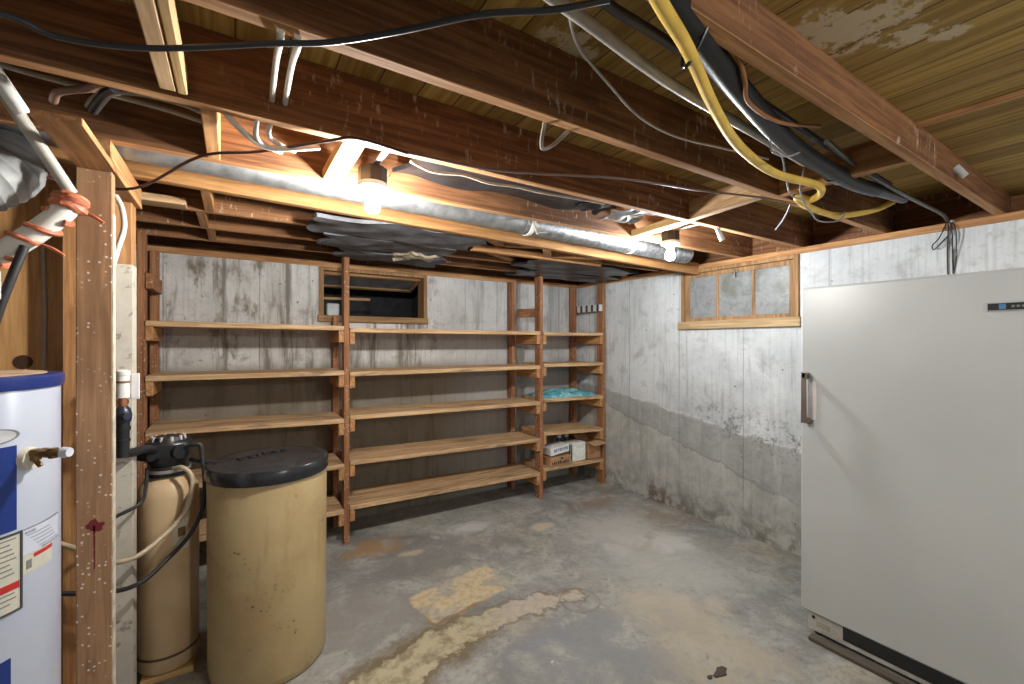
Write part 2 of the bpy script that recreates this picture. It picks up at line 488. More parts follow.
# right wall with the window opening
W2 = (1.50, 2.455, 1.665)      # y0, y1, sill z
m_rw = concrete_wall('concrete_right', True)
mb = MB()
mb.box((WX, Y0, 0), (WX+.22, W2[0], TOPW), 0); mb.box((WX, W2[1], 0), (WX+.22, WY+.22, TOPW), 0)
mb.box((WX, W2[0], 0), (WX+.22, W2[1], W2[2]), 0)
struct('wall_right', mb, m_rw)
W1 = (.575, 1.50, 1.675, TOPW)
m_bw = concrete_wall('concrete_back', False)
mb = MB()
mb.box((X0, WY, 0), (W1[0], WY+.22, TOPW), 0); mb.box((W1[1], WY, 0), (WX, WY+.22, TOPW), 0)
mb.box((W1[0], WY, 0), (W1[1], WY+.22, W1[2]), 0)
struct('wall_back', mb, m_bw)
struct('wall_left', MB().box((X0-.2, Y0, 0), (X0, WY+.22, SUB), 0), m_bw)
struct('ceiling', MB().box((X0-.2, .535, SUB), (WX+.22, WY+.22, SUB+.05), 0).box((X0-.2, Y0, SUBL), (WX+.22, .535, SUB+.05), 0), subfloor_material())
# sill plates and rim boards
struct('trim_1', MB().box((WX-.012, Y0, TOPW), (WX+.20, WY+.2, JB), .003), pine('y'))
struct('trim_2', MB().box((X0, WY-.010, TOPW), (WX-.012, WY+.20, JB), .003), pine('x'))
struct('trim_3', MB().box((WX+.14, Y0, JB), (WX+.18, WY+.2, SUB), .003), joist_wood('y'))
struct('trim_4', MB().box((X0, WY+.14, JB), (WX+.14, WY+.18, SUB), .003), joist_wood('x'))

# right window: timber frame, three dusty panes, well behind
m_dust = bpy.data.materials.new('dusty_glass'); t = NT(m_dust)
v = t.pos()
n1 = t.noise(v, 7., 6, .65, .6); n2 = t.noise(v, 40., 4, .6)
t.col(t.mix(t.ramp(n1, .42, .72, 0, .8), t.mix(t.ramp(n2, .4, .7), (.27, .285, .295), (.33, .345, .35)), (.12, .125, .09)))
t.set(Roughness=.35, Transmission_Weight=.12); t.bump(n1, .2, .003)
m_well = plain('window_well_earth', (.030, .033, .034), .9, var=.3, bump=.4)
m_frame = wood('window_wood_', (.22, .115, .045), (.40, .235, .105), 'y', .75, blotch=.3)
m_framex = wood('window_wood_', (.22, .115, .045), (.40, .235, .105), 'x', .75, blotch=.3)
m_framez = wood('window_wood_', (.22, .115, .045), (.40, .235, .105), 'z', .75, blotch=.3)
w = thing('window_2', (WX, 1.98, W2[2]), 'three-pane dusty basement window in a timber frame on the right concrete wall', 'window', kind='structure')
y0, y1, zs = W2; zt = TOPW
fx0, fx1 = WX-.018, WX+.09
obj('window_sill', MB().box((WX-.03, y0-.015, zs-.055), (WX+.10, y1+.025, zs+.012), .004), wood('sill_wood_', (.34, .22, .11), (.52, .38, .21), 'y', .8), w)
fr = MB()
fr.box((fx0, y0, zs+.012), (fx1, y0+.035, zt), .003); fr.box((fx0, y1-.03, zs+.012), (fx1, y1, zt), .003)
fr.box((fx0, y0+.035, zt-.03), (fx1, y1-.03, zt), .003)
obj('window_frame', fr, m_framez, w)
ys0, ys1, zs0, zs1 = y0+.035, y1-.03, zs+.012, zt-.03
sa = MB(); d = .038; x0, x1 = WX+.010, WX+.045
sa.box((x0, ys0, zs0), (x1, ys0+d, zs1), .002); sa.box((x0, ys1-d, zs0), (x1, ys1, zs1), .002)
sa.box((x0, ys0+d, zs0), (x1, ys1-d, zs0+.03), .002); sa.box((x0, ys0+d, zs1-.035), (x1, ys1-d, zs1), .002)
for k in (1, 2):
    yy = ys0+(ys1-ys0)*k/3
    sa.box((x0+.003, yy-.011, zs0+.03), (x1, yy+.011, zs1-.035), .002)
sash = obj('window_sash', sa, m_framez, w)
edges = [ys0+d]+[ys0+(ys1-ys0)*k/3 for k in (1, 2)]+[ys1-d]
for k in range(3):
    a, b = edges[k]+(.011 if k else 0), edges[k+1]-(.011 if k < 2 else 0)
    obj('pane', MB().box((x0+.012, a, zs0+.03), (x0+.017, b, zs1-.035), 0), m_dust, sash)
obj('latch', MB().box((x0-.014, 1.955, zs1-.035), (x0, 1.985, zs1-.012), .003).cyl((x0-.012, 1.97, zs1-.03), (x0-.02, 1.97, zs1-.075), .005, seg=10), M_steel, w)
wl = MB(); xx = WX+.22
wl.box((xx, y0-.1, zs-.1), (xx+.4, y1+.1, zs-.05), 0); wl.box((xx+.4, y0-.1, zs-.1), (xx+.45, y1+.1, SUB), 0)
wl.box((xx, y0-.15, zs-.1), (xx+.45, y0-.1, SUB), 0); wl.box((xx, y1+.1, zs-.1), (xx+.45, y1+.15, SUB), 0)
wl.box((xx, y0-.15, SUB-.02), (xx+.45, y1+.15, SUB), 0)
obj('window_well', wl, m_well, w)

# back window: open hopper sash, dark well
w = thing('window_1', (1.03, WY, W1[2]), 'open dark basement window in the back wall behind the shelves', 'window', kind='structure')
xa, xb, zs, zt = W1
fr = MB()
fr.box((xa, WY-.02, zs), (xa+.035, WY+.14, zt), .003); fr.box((xb-.03, WY-.02, zs), (xb, WY+.14, zt), .003)
fr.box((xa+.035, WY-.02, zt-.03), (xb-.03, WY+.14, zt), .003)
obj('window_frame', fr, m_framez, w)
obj('window_sill', MB().box((xa-.01, WY-.03, zs-.01), (xb+.01, WY+.16, zs+.045), .004), m_framex, w)
th = math.radians(74)
hy, hz = WY+.045, zt-.035
def sp(x, s, o=0.0): return (x, hy+s*math.sin(th)+o*math.cos(th), hz-s*math.cos(th)+o*math.sin(th))
L = .30
sa = MB(); up = (0, math.cos(th), math.sin(th))
for s_ in (.02, L-.02): sa.bar(sp(xa+.04, s_), sp(xb-.035, s_), .038, .03, .002, up)
for x_ in (xa+.055, xb-.05): sa.bar(sp(x_, .04), sp(x_, L-.04), .034, .03, .002, up)
sash = obj('window_sash', sa, m_framex, w)
obj('pane', MB().bar(sp((xa+xb)/2, .038), sp((xa+xb)/2, L-.038), xb-xa-.14, .005, 0, up), plain('grimy_pane', (.13, .13, .14), .4, var=.35, scale=7), sash)
wl = MB(); yy = WY+.22
wl.box((xa-.15, yy, zs-.15), (xb+.15, yy+.6, zs-.1), 0); wl.box((xa-.15, yy+.6, zs-.15), (xb+.15, yy+.65, SUB), 0)
wl.box((xa-.2, yy, zs-.15), (xa-.15, yy+.65, SUB), 0); wl.box((xb+.15, yy, zs-.15), (xb+.2, yy+.65, SUB), 0)
wl.box((xa-.2, yy, SUB-.02), (xb+.2, yy+.65, SUB), 0)
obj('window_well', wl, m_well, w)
one('wooden_stick', MB().bar((.585, WY+.05, 1.865), (1.0, WY+.06, 1.872), .024, .022), m_framex, 'short wooden stick lying across the open back window', 'stick')
one('foam_block', MB().box((.645, WY+.045, zs+.045), (.745, WY+.12, zs+.15), .008), plain('pale_foam', (.48, .50, .50), .8), 'pale grey block sitting in the left corner of the back window', 'block')

# ------------------------------------------------------------------ ceiling joists
JY = dict(C=.535, A=1.015, B=1.475, D=1.905, F=2.685, G=3.07, H=3.44)
T = .040
jl = dict(C='long ceiling joist nearest the camera, passing above the white refrigerator',
          A='ceiling joist second from the camera, with the black cable slung under it',
          B='ceiling joist third from the camera, just in front of both bulbs',
          D='ceiling joist directly behind the bulbs, beside the metal duct',
          F='first ceiling joist beyond the lowered beam and duct',
          G='second ceiling joist beyond the lowered beam, above the shelf fronts',
          H='ceiling joist nearest the back wall, above the shelving')
for k, y in JY.items():
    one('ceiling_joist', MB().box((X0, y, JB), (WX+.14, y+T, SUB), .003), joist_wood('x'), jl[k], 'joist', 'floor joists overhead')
# the lower beam under the joists, sagging a little to the right
one('ceiling_beam', MB().bar((X0, 2.30, 2.262), (WX-.01, 2.30, 2.122), .042, .10, .003), wood('beam_wood_', (.25, .115, .035), (.42, .215, .075), 'x', .8),
    'pale orange beam running left to right just behind the lit bulbs and duct', 'beam')

# blocking between joists
def block(xc, ya, yb, label, h=.19, wd=.040, mat=None, z=JB, skew=0.0):
    one('blocking', MB().bar((xc, ya-.002, z+h/2), (xc+skew, yb+.002, z+h/2), wd, h, .003), mat or pine('y'), label, 'blocking', 'wood blocking between joists')
block(-.065, JY['B']+T, JY['D'], 'orange wood block between joists, left of the near bulb and above the partition post')
block(-.11, 2.33, JY['F'], 'small block between beam and next joist above the left shelf bay')
block(-.15, JY['F']+T, JY['G'], 'block in the second row back above the left shelf bay')
block(-.125, JY['G']+T, JY['H'], 'block nearest the back wall above the left shelf bay')
block(.335, JY['B']+T, JY['D'], 'pale yellow board between joists right beside the near bulb', mat=yellow_pine('y'), wd=.075, h=.04)
block(2.10, JY['B']+T, JY['D'], 'pale board between joists right beside the far bulb', mat=yellow_pine('y'), wd=.075, h=.04, skew=.03)
block(2.03, JY['A']+T, JY['B'], 'slanting pale board between joists nearer than the far bulb', mat=shelf_wood('y'), wd=.05, h=.10, skew=.06)
block(2.09, JY['C']+T, JY['A'], 'orange block between joists behind the black drain pipe', wd=.04, h=.12)
one('lath_strip', MB().bar((2.045, .10, SUBL-.008), (2.032, .535, SUBL-.008), .024, .016), pine('y'), 'thin pale lath nailed to the underside of the floor boards, top right', 'strip')
bk = MB(); bk.bar((-.150, 1.02-.2, JB+.045), (-.150, 1.455, JB+.045), .036, .085, .003)
b = one('split_board', bk, shelf_wood('y'), 'split two-by-four hanging between joists at top left under the black cable', 'board')
obj('splinter', MB().bar((-.118, .83, JB+.03), (-.119, 1.46, JB+.03), .022, .055, .003), yellow_pine('y'), b, label='pale split edge')
# crossed bridging
for i, (p, q, lb) in enumerate([((1.28, 2.34, 2.15), (1.62, 2.68, 2.19), 'diagonal bridging strip, left one above the middle shelf bay'),
                                ((1.92, 2.34, 2.15), (1.55, 2.68, 2.19), 'diagonal bridging strip, right one above the middle shelf bay'),
                                ((1.50, 2.73, 2.16), (1.95, 3.06, 2.18), 'diagonal bridging strip farther back above the middle shelf bay')]):
    one('bridging_strip', MB().bar(p, q, .06, .022), pine('y'), lb, 'strip', 'cross bridging above the middle bay')
one('loose_board', MB().bar((-.39, 2.64, 2.172), (-.20, 2.64, 2.172), .09, .035, .003), shelf_wood('x'), 'short loose board end above the left shelf post', 'board')

# ------------------------------------------------------------------ bulbs
def bulb_fixture(x, y, label, energy, tint, soffit=None):
    r = thing('light_fixture', (x, y, 2.20), label, 'light', 'bare bulb fixtures')
    octo = [(x+.056*math.cos(PI/8+k*PI/4), y+.056*math.sin(PI/8+k*PI/4), 2.135) for k in range(8)]
    bx = obj('junction_box', MB().prism(octo, (0, 0, .06)), M_darkbox, r)
    obj('bracket', MB().box((x-.012, JY['B']+T, 2.195), (x+.012, JY['D'], 2.203), .001) if soffit is None else MB().cyl((x, y, 2.195), (x, y, soffit), .02, seg=16), M_steel, r)
    lh = obj('lamp_holder', MB().lathe((x, y, 0), [(0, 2.134), (.056, 2.134), (.060, 2.126), (.056, 2.116), (.036, 2.108), (.026, 2.098), (.022, 2.088), (.0, 2.088)], 32), M_porcelain, r, True)
    m = bpy.data.materials.new('lit_bulb'); t = NT(m)
    t.col((.9, .9, .88)); t.set(Roughness=.3, Emission_Strength=energy); t.b.inputs['Emission Color'].default_value = c4(tint)
    obj('bulb', MB().lathe((x, y, 0), [(.013, 2.095), (.014, 2.085), (.020, 2.072), (.028, 2.056), (.030, 2.044), (.028, 2.032), (.021, 2.021), (.011, 2.016), (0, 2.0145)], 24), m, r, True)
    ch = MB().tube([(x+.045, y+.01, 2.13), (x+.058, y+.012, 2.165), (x+.072, y+.01, 2.185), (x+.074, y, 2.21)], .0015, 6)
    obj('pull_chain', ch, M_steel, r)
    return r
bulb_fixture(.465, 1.775, 'lit bare bulb in porcelain holder nearer the camera, above the left of the shelves', 1900, (1.0, .965, .91))
bulb_fixture(2.32, 1.79, 'lit bare bulb in porcelain holder farther away, beside the right wall window', 1350, (.93, .97, 1.0))

bulb_fixture(1.45, -1.2, 'added unseen bare bulb in porcelain holder behind the viewpoint, filling light over the near part of the basement', 1500, (1.0, .985, .96), SUBL)  # extra fixture added out of view to fill light on heater and front stud

# ------------------------------------------------------------------ duct
r = thing('metal_duct', (1.4, 2.10, 2.14), 'round galvanised duct hung along the joist behind both bulbs', 'duct')
obj('dull_section', MB().cyl((-1.6, 2.10, 2.262), (1.42, 2.10, 2.195), .066, seg=32), M_greyduct, r, True)
obj('shiny_section', MB().cyl((1.40, 2.10, 2.195), (2.72, 2.10, 2.172), .070, seg=32), M_galv, r, True)
cap = MB()
for k in range(6): cap.cyl((2.72+k*.03, 2.10, 2.172), (2.735+k*.03, 2.10, 2.172), .072, .065, 28); cap.cyl((2.735+k*.03, 2.10, 2.172), (2.75+k*.03, 2.10, 2.172), .065, .072, 28)
obj('elbow', cap, M_galv, r, True)
for x_, z_ in ((1.44, 2.194), (2.28, 2.180)):
    obj('strap', MB().cyl((x_-.012, 2.10, z_), (x_+.012, 2.10, z_), .074, seg=32), plain('strap_tape', (.72, .70, .64), .5), r, True)

def cable(name, pts, r, mat, label, cat='cable', group=None, sm=6):
    return one(name, MB().tube(pts, r, 10, sm), mat, label, cat, group, True)

# ------------------------------------------------------------------ torn insulation
def batt(xa, xb, ya, yb, z, amp, seed, label, mat, name='insulation_batt', th=.02):
    rr = random.Random(seed); ph = [rr.uniform(0, 6) for _ in range(6)]
    def fn(u, v):
        x = xa+(xb-xa)*u+.03*math.sin(9*v+ph[4]); y = ya+(yb-ya)*v+.02*math.sin(11*u+ph[5])
        return (x, y, z+amp*(math.sin(5*u+ph[0])*math.cos(4*v+ph[1])+.5*math.sin(13*u+ph[2]+9*v)+.3*math.sin(7*v-19*u+ph[3])))
    one(name, MB().sheet(36, 14, fn, th), mat, label, 'insulation', 'torn insulation overhead', True)
m_ins = plain('grey_paper_insulation', (.10, .10, .11), .7, var=.45, scale=9, bump=.6)
m_blk = plain('black_sheeting', (.018, .018, .020), .35, var=.3, bump=.5)
m_tanp = plain('brown_kraft_paper', (.30, .25, .18), .7, var=.3, bump=.4)
batt(.36, 1.34, 2.345, 2.70, 2.150, .007, 3, 'sagging grey insulation batt behind the near bulb', m_ins)
batt(.46, 1.30, 2.72, 3.08, 2.150, .008, 5, 'dark grey insulation batt above the tall shelf post', m_ins)
batt(.98, 1.24, 2.98, 3.16, 2.138, .014, 8, 'torn flap of brown kraft paper above the middle shelf bay', m_tanp)
batt(1.95, 3.10, 2.72, 3.08, 2.150, .007, 11, 'torn black sheeting hanging above the right shelf bay', m_blk)
batt(2.15, 3.25, 3.11, 3.45, 2.148, .009, 13, 'crumpled black sheeting at the far right corner of the ceiling', m_blk)
batt(.60, 1.62, 1.53, 1.90, 2.262, .014, 21, 'black sheeting stuffed between the joists right of the near bulb', m_blk)
batt(.62, 1.40, 3.12, 3.46, 2.150, .007, 17, 'dark insulation batt nearest the back window', m_ins)

# scraps caught among the joists
one('tan_strap', MB().tube([(-.80, 1.86, 1.98), (-.70, 1.82, 2.02), (-.63, 1.83, 1.97), (-.60, 1.86, 1.88)], .012, 8), plain('tan_strap_web', (.30, .20, .10), .7), 'tan strap looped over the silver duct at far left', 'strap', None, True)
m_foil2 = plain('foil_scrap', (.45, .46, .47), .4, .7, var=.3, bump=.6)
batt(1.78, 2.02, 1.60, 1.86, 2.225, .016, 31, 'crumpled foil scrap between joists left of the far bulb', m_foil2, 'foil_scrap', .004)
batt(1.58, 1.76, 1.56, 1.84, 2.24, .012, 32, 'black paper scrap between joists left of the foil scrap', m_blk, 'paper_scrap', .004)
one('torn_paper_strip', MB().tube([(.56, 1.60, 2.185), (.66, 1.62, 2.172), (.78, 1.60, 2.178), (.90, 1.60, 2.168), (1.02, 1.585, 2.172), (1.15, 1.57, 2.166), (1.32, 1.56, 2.17), (1.50, 1.53, 2.165)], .006, 6, 4), plain('torn_paper', (.52, .47, .40), .8), 'torn pale paper edge hanging along the joist right of the near bulb', 'paper')
cable('hanging_scrap', [(.79, 1.06, 2.165), (.80, 1.09, 2.12), (.815, 1.10, 2.105), (.85, 1.09, 2.125), (.88, 1.058, 2.16)], .006, plain('grey_web', (.30, .27, .23), .8), 'small grey dangling scrap under the second joist', 'scrap')
one('hanging_fitting', MB().cyl((2.36, 1.50, 2.165), (2.40, 1.49, 2.095), .012, .016, 14), plain('pale_socket', (.55, .56, .58), .4), 'pale hanging fitting under the third joist right of the far bulb', 'fitting')
cable('thin_wire', [(2.25, 1.05, 2.16), (2.33, 1.12, 2.12), (2.42, 1.20, 2.10), (2.46, 1.22, 2.11)], .004, plain('blue_grey_wire', (.26, .28, .31), .4), 'loose wire end dangling between the second and third joists near the right wall', 'wire')
one('torn_tape', MB().bar((1.42, 2.02, 2.20), (1.425, 1.98, 2.10), .018, .004).bar((1.425, 1.985, 2.11), (1.49, 1.99, 2.125), .016, .004), plain('torn_paper', (.52, .47, .40), .8), 'torn tape dangling from the left strap of the shiny duct', 'tape')
for p, q, lb in [((1.75, 2.33, 2.135), (2.02, 2.67, 2.165), 'short diagonal bridging piece above the tall post between middle and right bays'),
                 ((2.25, 2.33, 2.125), (1.98, 2.67, 2.165), 'short diagonal bridging piece just left of the right shelf bay')]:
    one('bridging_strip', MB().bar(p, q, .05, .05), pine('y'), lb, 'strip', 'cross bridging above the middle bay')
one('nailer_board', MB().box((1.36, 2.64, 2.125), (2.55, 2.682, 2.168), .003), pine('x'), 'orange nailing strip along the first joist beyond the beam, above the middle bay', 'board')

# ------------------------------------------------------------------ shelving
SY0, SY1 = 3.38, 3.80
sh = thing('storage_shelving', (1.4, 3.6, 0), 'long built-in wooden shelving of three bays along the back wall', 'shelving')
FX = [-.476, .697, 2.480, 3.300]; RX = [-.462, .69, 2.40, 3.225]
for i, x in enumerate(FX):
    obj('upright', MB().box((x-.019, SY0, 0), (x+.019, SY0+.089, JB-.002), .003), post_wood('z'), sh)
for i, x in enumerate(RX):
    obj('upright', MB().box((x-.022, 3.755, 0), (x+.022, 3.84, 1.71 if i == 1 else TOPW), .003), post_wood('z'), sh)
bays = [(FX[0]+.021, FX[1]-.021, [(1.612, 1.602), (1.28, 1.272), (.952, .918), (.60, .585), (.26, .25)]),
        (FX[1]+.021, FX[2]-.021, [(1.588, 1.585), (1.261, 1.26), (.938, .915), (.602, .562), (.270, .240)]),
        (FX[2]+.021, FX[3]-.021, [(1.578, 1.582), (1.275, 1.268), (.936, .921), (.615, .578), (.268, .255)])]
for bi, (xa, xb, lv) in enumerate(bays):
    for za, zb in lv:
        y0_, y1_ = SY0-.012, 3.752
        # two planks side by side make one shelf, nailed as one
        ds = MB()
        ym = y0_+.19
        for (p0, p1) in ((y0_, ym-.002), (ym+.002, y1_)):
            ds.bar((xa, (p0+p1)/2, za), (xb, (p0+p1)/2, zb), p1-p0, .034, .003)
        obj('shelf', ds, shelf_wood('x'), sh)
        for (xc, zc, sgn) in ((xa, za, 1), (xb, zb, -1)):
            obj('cleat', MB().box((xc-.001 if sgn > 0 else xc-.037, SY0-.006, zc-.105), (xc+.037 if sgn > 0 else xc+.001, 3.75, zc-.0175), .004), pine('y'), sh)
obj('cleat', MB().box((FX[0]+.021, SY0-.01, 1.82), (FX[0]+.06, 3.75, 1.915), .004), post_wood('y'), sh)
obj('cleat', MB().bar((RX[2]+.024, 3.70, 1.79), (FX[2]+.0, 3.475, 1.785), .03, .085, .004), post_wood('y'), sh)
# striped cleat at the right end
m_strip = bpy.data.materials.new('striped_cleat'); t = NT(m_strip)
X = t.xyz(t.n('ShaderNodeTexCoord').outputs['Object'])[1]
st = t.math('GREATER_THAN', t.math('FRACT', t.math('MULTIPLY', X, 1/.085)), .42)
t.col(t.mix(st, (.06, .05, .045), (.60, .60, .58))); t.set(Roughness=.6)
obj('cleat', MB().box((FX[3]-.062, SY0+.0, 1.825), (FX[3]-.021, 3.75, 1.898), .003), m_strip, sh, label='black and white striped cleat')

# things on the shelves (right bay)
ztop = .285
cr = thing('wooden_box', (2.72, 3.46, ztop), 'brown printed box on the bottom right shelf, under the white box', 'box')
xa, xb, ya, yb, za, zb = 2.592, 2.850, 3.385, 3.58, ztop, ztop+.082
obj('body', MB().box((xa, ya, za), (xb, yb, zb), .004), plain('brown_card', (.42, .24, .12), .8, var=.2), cr)
pm = MB(); rr = random.Random(4)
for k in range(9):
    x_ = xa+.02+k*.024
    pm.box((x_, ya-.002, za+.012), (x_+rr.choice((.012, .017)), ya+.001, za+rr.uniform(.03, .05)), 0)
pm.box((xa+.13, ya-.002, za+.055), (xa+.155, ya+.001, za+.075), 0)
obj('printing', pm, plain('dark_ink', (.05, .035, .03), .8), cr, label='dark printing')
wb = thing('white_box', (2.72, 3.47, zb), 'white carton with blue lettering lying on the brown printed box', 'box')
R = Euler((0, math.radians(-6), 0)).to_matrix()
cz = zb+.060
obj('body', MB().obox((2.72, 3.48, cz), (.235, .17, .075), R, .005), plain('white_card', (.74, .74, .74), .6, var=.05), wb)
pm = MB()
for k in range(8):
    off = R @ Vector((-.07+k*.023, -.0855, .006))
    c0 = Vector((2.72, 3.48, cz))+off
    pm.obox(c0, (.005, .003, .026), R, 0)
    for dz in ((.011, -.011) if k % 2 else (.011, 0.0)):
        pm.obox(c0+R @ Vector((.006, 0, dz)), (.010, .003, .005), R, 0)
    if k % 3 == 0: pm.obox(c0+R @ Vector((.011, 0, 0)), (.004, .003, .026), R, 0)
obj('lettering', pm, plain('blue_ink', (.05, .08, .28), .6), wb, label='dark blue lettering')
cn = thing('white_carton', (2.98, 3.47, ztop), 'tall white carton with green side beside the open cardboard box', 'carton')
obj('body', MB().box((2.892, 3.40, ztop-.003), (3.062, 3.56, .468), .006), plain('pale_carton', (.78, .79, .74), .65, var=.14, scale=25), cn)
sd = MB()
for k in range(5): sd.box((2.8905, 3.415+k*.028, ztop+.02), (2.8925, 3.43+k*.028, .45), 0)
obj('side_print', sd, plain('green_ink', (.10, .17, .10), .7), cn, label='dark green side printing')
for i, (x_, lb) in enumerate([(2.90, 'left dark spray can with white cap behind the white carton'), (3.0, 'right dark spray can with white cap behind the white carton')]):
    cnn = thing('spray_can', (x_, 3.64, ztop), lb, 'can', 'spray cans on the bottom right shelf')
    obj('can_body', MB().lathe((x_, 3.64, 0), [(0, ztop-.004), (.032, ztop-.004), (.032, ztop+.185), (.024, ztop+.205), (0, ztop+.205)], 24), plain('navy_can', (.03, .03, .07), .35), cnn, True)
    obj('can_cap', MB().lathe((x_, 3.64, 0), [(.025, ztop+.203), (.025, ztop+.25), (.02, ztop+.256), (0, ztop+.256)], 24), plain('white_cap', (.72, .74, .78), .4), cnn, True)
cb = thing('cardboard_box', (3.16, 3.5, ztop), 'small open cardboard box with raised flap at the right end of the bottom shelf', 'box')
xa, xb, ya, yb = 3.085, 3.262, 3.395, 3.58
m_card = plain('cardboard', (.40, .22, .11), .85, var=.15)
bx = MB(); tk = .006; za, zb = ztop-.006, .462
bx.box((xa, ya, za), (xb, ya+tk, zb), .001); bx.box((xa, yb-tk, za), (xb, yb, zb), .001)
bx.box((xa, ya+tk, za), (xa+tk, yb-tk, zb), .001); bx.box((xb-tk, ya+tk, za), (xb, yb-tk, zb), .001); bx.box((xa, ya, za-.0), (xb, yb, za+.006), .001)
obj('body', bx, m_card, cb)
obj('flap', MB().bar((3.17, ya+.002, zb), (3.185, ya-.085, zb-.022), .20, .005, .001), plain('cardboard_light', (.50, .30, .16), .85, var=.12), cb)
obj('flap', MB().bar((xa+.08, yb, zb), (xa+.08, yb+.06, zb+.05), .165, .005, .001), m_card, cb)
# blue plastic bag
m_blue = bpy.data.materials.new('blue_plastic'); t = NT(m_blue)
v = t.pos(); n1 = t.noise(v, 8., 4, .55, 1.0)
cc = t.mix(t.ramp(n1, .35, .65), (.06, .30, .37), (.22, .55, .60))
cc = t.mix(t.ramp(t.noise(v, 26., 3, .6), .62, .68), cc, (.75, .80, .80))
t.col(cc); t.set(Roughness=.22, Coat_Weight=.4); t.bump(n1, .7, .012)
def bagfn(u, v):
    x = 2.30+.90*u; y = 3.40+.30*v
    e = max(0, math.sin(PI*u))**.45*max(0, math.sin(PI*v))**.45
    return (x+.012*math.sin(9*v), y+.012*math.sin(13*u), .947-(u-.2)*.014+.016+.045*e*(1+.30*math.sin(17*u+5*v)+.18*math.sin(23*v+7*u)))
bag = MB()
def bagfn2(u, v):
    p = bagfn(u, v); x = 2.515+.70*u
    return (x, p[1], p[2])
bag.sheet(48, 22, bagfn2, .016)
b = one('plastic_bag', bag, m_blue, 'crumpled teal plastic bag lying flat on the third shelf, right bay', 'bag', None, True)

# ------------------------------------------------------------------ partition at left
PX0, PX1 = -.437, -.347
pl = one('partition_plate', MB().box((PX0+.0, 1.575, 2.07), (PX1+.008, 2.44, 2.090), .002).box((PX0-.002, 1.90, 2.092), (PX1+.006, 2.44, 2.158), .003), pine('y'),
         'short doubled top plate lying on the partition stud at upper left', 'beam')
fp = thing('partition_stud', (PX0+.045, 1.97, 0), 'paint-spattered wooden stud standing in front of the white water heater wall', 'stud')
obj('stud_body', MB().box((PX0, 1.95, 0), (PX1, 1.989, 2.069), .003), stud_wood('z'), fp)
obj('lit_side', MB().box((PX1-.002, 1.951, 0), (PX1+.0015, 1.988, 1.93), 0), plain('cream_lit_side', (.60, .52, .40), .6, var=.25, scale=18), fp, label='narrow side with bulb light put into its cream colour')  # thin cream coat paints the bulb light falling on this side
m_red = plain('dried_red', (.16, .006, .010), .5)
dp = MB()
cx, cz = PX0+.045, 1.5-.325*1.40-.155
out = []
rr = random.Random(2)
for k in range(18):
    a = 2*PI*k/18; q = .020*(1+.35*rr.uniform(-1, 1))
    out.append((cx+q*math.cos(a), 1.9502, .895+.9*q*math.sin(a)))
dp.prism(out, (0, -.0008, 0))
dp.prism([(cx-.003, 1.9502, .895), (cx+.002, 1.9502, .895), (cx+.002, 1.9502, .755), (cx-.001, 1.9502, .75)], (0, -.0008, 0))
obj('paint_drip', dp, m_red, fp, label='dark red drip on the stud')
s2 = thing('painted_stud', (-.38, 2.37, 0), 'stud with its lower part painted white, behind the spattered stud', 'stud')
obj('stud_body', MB().box((-.436, 2.335, 0), (-.356, 2.419, 2.069), .003), pine('z'), s2)
m_wp = bpy.data.materials.new('old_white_paint'); t = NT(m_wp)
v = t.pos(); n1 = t.noise(v, 20., 5, .65); n2 = t.noise(v, 3., 4, .6)
cc = t.mix(t.ramp(n2, .4, .7), (.62, .58, .49), (.46, .43, .37)); cc = t.mix(t.ramp(n1, .58, .66, 0, .7), cc, (.22, .16, .11))
t.col(cc); t.set(Roughness=.6); t.bump(n1, .4, .004)
obj('paint_coat', MB().box((-.438, 2.3325, .0), (-.354, 2.4195, 1.815), .001), m_wp, s2, label='white painted lower part')
one('wall_stud', MB().box((-.566, 2.355, 0), (-.522, 2.419, SUB-.005), .003), pine('z'), 'plain orange stud against the plywood between heater and spattered stud', 'stud')
m_ply = wood('plywood_', (.46, .235, .085), (.64, .37, .15), 'z', .6, blotch=.3)
pw = MB()
pw.box((X0, 2.42, 0), (-.445, 2.438, 2.15), .001)
p = one('plywood_panel', pw, m_ply, 'large orange plywood sheet standing behind the water heater', 'panel')
kn = obj('knot', MB().cyl((-.688, 2.4185, 1.423), (-.688, 2.423, 1.423), .027, seg=20), plain('knot_dark', (.06, .025, .01), .8), p, label='dark knot hole')

# ------------------------------------------------------------------ water heater
HC = Vector((-.682, 1.762, 0)); HR = .250
m_en = bpy.data.materials.new('white_enamel'); t = NT(m_en)
v = t.pos(); t.col(t.mix(t.ramp(t.noise(v, 3., 4, .5), .3, .7), (.42, .46, .56), (.48, .52, .61))); t.set(Roughness=.28, Coat_Weight=.3)
wh = thing('water_heater', HC, 'white storage water heater with blue rim at the far left', 'water heater')
obj('jacket', MB().lathe(HC, [(0, .0), (HR-.02, .0), (HR-.02, .04), (HR, .045), (HR, 1.375), (HR-.002, 1.38), (0, 1.38)], 72), m_en, wh, True)
m_nb = plain('navy_enamel', (.015, .03, .16), .3, var=.1)
obj('top_rim', MB().lathe(HC, [(HR-.004, 1.376), (HR+.006, 1.376), (HR+.008, 1.384), (HR+.008, 1.405), (HR+.003, 1.41), (HR-.03, 1.412)], 72), m_nb, wh, True, label='navy blue top rim')
obj('top_pan', MB().lathe(HC, [(HR-.028, 1.405), (HR-.028, 1.414), (.05, 1.425), (0, 1.425)], 72), plain('rusty_pan', (.42, .30, .20), .6, var=.3), wh, True)
ang = lambda x, y: math.atan2(y-HC.y, x-HC.x)
